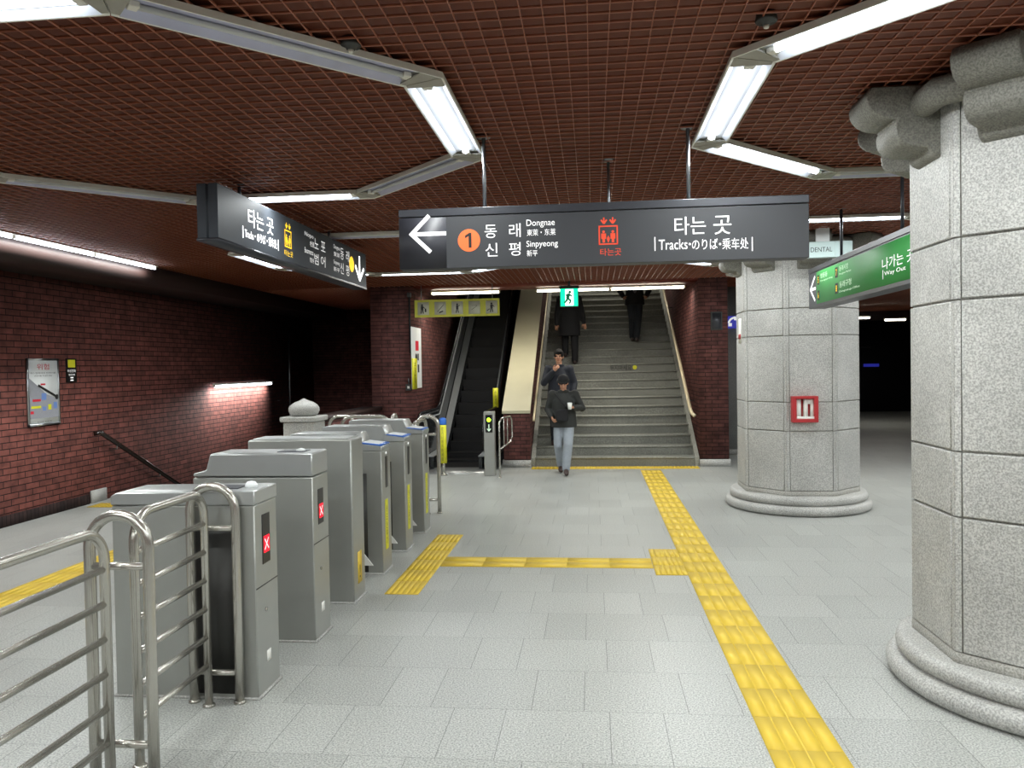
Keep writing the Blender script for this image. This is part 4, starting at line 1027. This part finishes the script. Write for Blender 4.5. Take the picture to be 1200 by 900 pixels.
def figure(label, loc, rz, J, H=1.6, clothes='jacket_olive', legs='jeans', shoe='shoe', hat=None, hair=True, open_front=False, hem=.0, shirt=None, head_pitch=0, head_yaw=0, curl=(.7, .7), palms=None):
    t = thing('person', label, 'person', loc, rz); t.scale = (H/1.7,)*3
    Vv = Vector
    def A(k): return Vv(J[k])
    nk, hd = A('neck'), A('head')
    body = MB()
    # torso, limbs
    body.tube([A('pelvis')-Vv((0, 0, .08)), A('pelvis')+Vv((0, 0, .05)), A('chest')-Vv((0, 0, .12)), A('chest'), nk-Vv((0, 0, .03))], [.15, .14, .13, .155, .06], 18, r2=[.1, .1, .095, .105, .055], side=(1, 0, 0))
    Hrot = (Matrix.Rotation(head_yaw, 3, 'Z') @ Matrix.Rotation(head_pitch, 3, 'X'))
    def hp(v): return hd+Hrot @ Vv(v)
    body.tube([nk-Vv((0, 0, .05)), nk+Vv((0, 0, .03)), hp((0, .01, -.06))], [.058, .052, .05], 14)
    body.ell(hp((0, .015, .03)), .076, .094, .098, 24, 16, Hrot)
    body.ell(hp((0, -.02, -.045)), .058, .062, .072, 20, 14, Hrot)
    body.ell(hp((0, -.06, -.098)), .026, .022, .02, 12, 8, Hrot)                        # chin
    body.tube([hp((0, -.082, .022)), hp((0, -.098, -.012)), hp((0, -.104, -.026))], [.009, .012, .015], 10)  # nose
    body.ell(hp((0, -.098, -.03)), .019, .011, .010, 12, 8, Hrot)
    for s in (-1, 1):
        body.ell(hp((s*.077, .015, -.012)), .011, .02, .032, 10, 8, Hrot)               # ear
        body.ell(hp((s*.03, -.07, .03)), .026, .014, .008, 10, 8, Hrot)                 # brow
        body.ell(hp((s*.038, -.056, -.03)), .022, .02, .02, 10, 8, Hrot)                # cheek
    for k, s in (('l', 1), ('r', -1)):
        sh, el, wr = A('sh_'+k), A('el_'+k), A('wr_'+k)
        limb(body, [A('chest')*.4+sh*.6, sh, (sh+el)/2, el, (el+wr)/2, wr], [.055, .056, .046, .04, .036, .026])
        pn = (palms or {}).get(k, (0, -1, 0)); hand(body, wr, wr-el, pn, s if (wr-el).z < 0 else -s, curl[0 if k == 'l' else 1])
        hi, kn, an = A('hip_'+k), A('kn_'+k), A('an_'+k)
        limb(body, [hi, (hi+kn)/2, kn, kn*.6+an*.4, an], [.088, .072, .055, .053, .036])
        f = A('toe_'+k); limb(body, [an-Vv((0, -.02, .03)), f], [.034, .028])
    voxel(body, 'body', M['skin'], t, .0075, 5)
    for s in (-1, 1): MB().ell(hp((s*.031, -.079, .006)), .014, .008, .0065, 12, 8, Hrot).build('eye', M['eye'], t)
    MB().tube([hp((-.022, -.086, -.062)), hp((0, -.093, -.060)), hp((.022, -.086, -.062))], [.004, .0065, .004], 8).build('mouth', M['lips'], t)
    if hair:
        h = MB(); h.ell(hp((0, .022, .046)), .091, .104, .1, 24, 16, Hrot); h.ell(hp((0, .05, .0)), .083, .075, .095, 20, 14, Hrot); h.ell(hp((.015, -.058, .08)), .06, .03, .026, 14, 10, Hrot)
        voxel(h, 'hair', M['hair'], t, .009, 3)
    if hat:
        h = MB(); h.ell(hp((0, .012, .07)), .096, .113, .08, 24, 16, Hrot); h.tube([hp((.098*math.cos(a), .005+.113*math.sin(a), .045)) for a in [2*PI*i/24 for i in range(24)]], .016, 8, closed=True)
        h.ell(hp((0, -.1, .045)), .07, .05, .012, 16, 10, Hrot)
        voxel(h, 'cap', M[hat], t, .009, 2)
    # jacket
    j = MB(); pe, ch = A('pelvis'), A('chest')
    j.tube([pe-Vv((0, 0, .1+hem)), pe-Vv((0, 0, .02)), pe+Vv((0, 0, .12)), ch-Vv((0, 0, .12)), ch, ch+Vv((0, 0, .1)), nk-Vv((0, 0, .015))], [.222, .218, .205, .195, .195, .15, .08], 20, r2=[.165, .162, .148, .138, .135, .10, .07], side=(1, 0, 0))
    j.tube([nk+Vv((.078*math.cos(a), .062*math.sin(a), .0)) for a in [2*PI*i/16 for i in range(16)]], .022, 8, closed=True)
    for k in ('l', 'r'):
        sh, el, wr = A('sh_'+k), A('el_'+k), A('wr_'+k)
        limb(j, [ch*.4+sh*.6+Vv((0, 0, .02)), sh, (sh+el)/2, el, (el+wr)/2, wr*.93+el*.07], [.08, .08, .07, .066, .06, .05])
    jo = voxel(j, 'jacket', M[clothes], t, .012, 5)
    # trousers
    tr = MB(); tr.tube([pe-Vv((0, 0, .12)), pe-Vv((0, 0, .02)), pe+Vv((0, 0, .1))], [.165, .17, .16], 18, r2=[.118, .12, .115], side=(1, 0, 0))
    for k in ('l', 'r'):
        hi, kn, an = A('hip_'+k), A('kn_'+k), A('an_'+k)
        limb(tr, [hi, (hi+kn)/2, kn, kn*.5+an*.5, an+Vv((0, 0, .0))], [.098, .092, .08, .074, .066])
    voxel(tr, 'trousers', M[legs], t, .012, 4)
    for k in ('l', 'r'):
        an, f = A('an_'+k), A('toe_'+k); d = (f-an); d.z = 0; d.normalize()
        sh = MB(); base = f.z-.035
        hl = Vv((an.x, an.y, 0))-d*.05; tp_ = hl+d*.27
        sh.tube([(hl.x, hl.y, base+.045), (hl.x+d.x*.07, hl.y+d.y*.07, base+.055), (hl.x+d.x*.16, hl.y+d.y*.16, base+.045), (tp_.x, tp_.y, base+.03)], [.045, .05, .042, .028], 14, r2=[.036, .04, .046, .036])
        sh.ell((tp_.x, tp_.y, base+.032), .036, .036, .03, 12, 8); sh.ell((hl.x, hl.y, base+.045), .036, .036, .042, 12, 8); sh.tube([an+Vv((0, 0, .03)), an-Vv((0, 0, .03))], .05, 12)
        voxel(sh, 'shoe', M[shoe], t, .008, 3)
    if open_front:
        m = MB(); m.tube([pe+Vv((0, -.1, .02)), ch+Vv((0, -.118, -.02)), nk+Vv((0, -.07, -.05))], [.05, .06, .045], 14, r2=[.04, .03, .03], side=(1, 0, 0)); m.build('shirt', M[shirt], t)
    return t
def pose(**kw):
    J = dict(pelvis=(0, 0, .92), chest=(0, 0, 1.25), neck=(0, -.005, 1.43), head=(0, -.02, 1.585), sh_l=(.19, 0, 1.36), sh_r=(-.19, 0, 1.36), el_l=(.25, .02, 1.08), el_r=(-.25, .02, 1.08), wr_l=(.25, -.06, .84), wr_r=(-.25, -.06, .84),
             hip_l=(.09, 0, .88), hip_r=(-.09, 0, .88), kn_l=(.1, -.02, .49), kn_r=(-.1, -.02, .49), an_l=(.1, .02, .085), an_r=(-.1, .02, .085), toe_l=(.11, -.15, .035), toe_r=(-.11, -.15, .035))
    J.update(kw); return J
# man walking in front: head bowed, left forearm raised with a white cup
pm = at_z(663, 556, 0)
man = figure('man in black cap, dark jacket and pale jeans walking off the stairs', (pm.x-.02, pm.y+.12, 0), 0,
    pose(neck=(0, -.045, 1.42), head=(.0, -.10, 1.555), chest=(0, -.02, 1.25), el_l=(.31, .02, 1.12), wr_l=(.16, -.2, 1.14), el_r=(-.27, .04, 1.1), wr_r=(-.2, -.14, .98), hip_l=(.085, 0, .88), hip_r=(-.085, 0, .88),
         kn_l=(.07, -.17, .50), an_l=(.03, -.17, .10), toe_l=(.04, -.33, .045), kn_r=(-.1, -.03, .49), an_r=(-.08, .22, .13), toe_r=(-.07, .08, .045)),
    1.60, 'jacket_olive', 'jeans', 'shoe', hat='knit', head_pitch=-.38 if False else .38, palms={'l': (0, -.3, 1), 'r': (1, 0, 0)}, curl=(.9, .8), hem=.02)
S_ = 1.60/1.7
wl_ = Vector((.16, -.2, 1.14))+Vector((-.15, -.22, .02)).normalized()*.085
c = thing('paper_cup', 'white cup in the hand of the man in pale jeans', 'cup', (man.location.x+S_*(wl_.x-.0), man.location.y+S_*(wl_.y-.015), S_*(wl_.z)))
MB().lathe([(.026, -.03), (.037, .065), (.034, .065), (.024, -.027)], seg=20).build('cup_wall', M['paper'], c)
MB().lathe([(.0, .066), (.03, .066), (.039, .064), (.039, .072), (.033, .078), (0, .078)], seg=20).build('cup_lid', M['white'], c)
bag = thing('shoulder_bag', 'dark pouch hanging on a strap across the man in pale jeans', 'bag', (man.location.x-.01, man.location.y-.205, 1.0))
MB().box(-.11, .09, -.05, .03, -.14, .05, .02).build('pouch', M['cloth_black'], bag)
MB().tube([(.08, .03, .04), (.02, .0, .12), (-.06, .03, .22), (-.13, .12, .31), (-.14, .2, .31)], .012, 8, r2=.005).build('strap', M['cloth_black'], bag)
# person behind on the second step, hand raised to the chin
kz = 2
figure('person in dark navy coat with hand at chin behind the capped man', (at_y(655, 440, 14.1).x, 13.55+1.62*TR+.12, kz*RI), 0,
    pose(el_r=(-.27, -.08, 1.12), wr_r=(-.085, -.2, 1.33), el_l=(.27, .03, 1.1), wr_l=(.24, -.1, .9), hip_l=(.09, 0, .88), kn_l=(.1, -.1, .5), an_l=(.1, -.0, .085), toe_l=(.1, -.16, .035)),
    1.70, 'jacket_navy', 'trouser', 'shoe', head_yaw=-.1, palms={'r': (.5, 0.6, .2)}, curl=(.6, .9), hem=.12)
# person in black climbing, seen from behind
kz = 11
figure('person in black climbing the stairs behind the green exit sign', (at_y(668, 400, 13.55+11*TR).x, 13.55+(kz-.5)*TR, kz*RI), PI,
    pose(kn_l=(.1, -.2, .62), an_l=(.1, -.12, .245), toe_l=(.1, -.28, .195), wr_l=(.27, -.02, .84), wr_r=(-.3, .02, .86)),
    1.74, 'cloth_black', 'cloth_black', 'shoe', hem=.22)
# person coming down higher up, open dark jacket over a grey shirt
kz = 14
figure('person in open dark jacket and grey shirt coming down high on the stairs', (at_y(744, 380, 17.7).x, 13.55+(kz-.45)*TR, kz*RI), 0,
    pose(kn_l=(.06, -.14, .46), an_l=(.02, -.18, .08), toe_l=(.02, -.33, .03), kn_r=(-.06, -.06, .52), an_r=(-.06, .13, .13), toe_r=(-.06, -.02, .05), el_l=(.32, .04, 1.14), wr_l=(.25, -.12, 1.0), el_r=(-.32, .04, 1.14), wr_r=(-.25, -.12, 1.0)),
    1.70, 'cloth_black', 'trouser', 'shoe', open_front=True, shirt='shirt_grey')

# ------------------------------------------------------------------ world and colour
w = bpy.data.worlds.new('world'); bpy.context.scene.world = w; w.use_nodes = True
w.node_tree.nodes['Background'].inputs[0].default_value = (.6, .65, .7, 1); w.node_tree.nodes['Background'].inputs[1].default_value = .02
sc = bpy.context.scene
sc.view_settings.view_transform = 'Standard'; sc.view_settings.look = 'None'; sc.view_settings.exposure = 1.28
sc.cycles.use_denoising = True
sc.cycles.max_bounces = 8; sc.cycles.diffuse_bounces = 4; sc.cycles.glossy_bounces = 4
sc.cycles.sample_clamp_indirect = 6
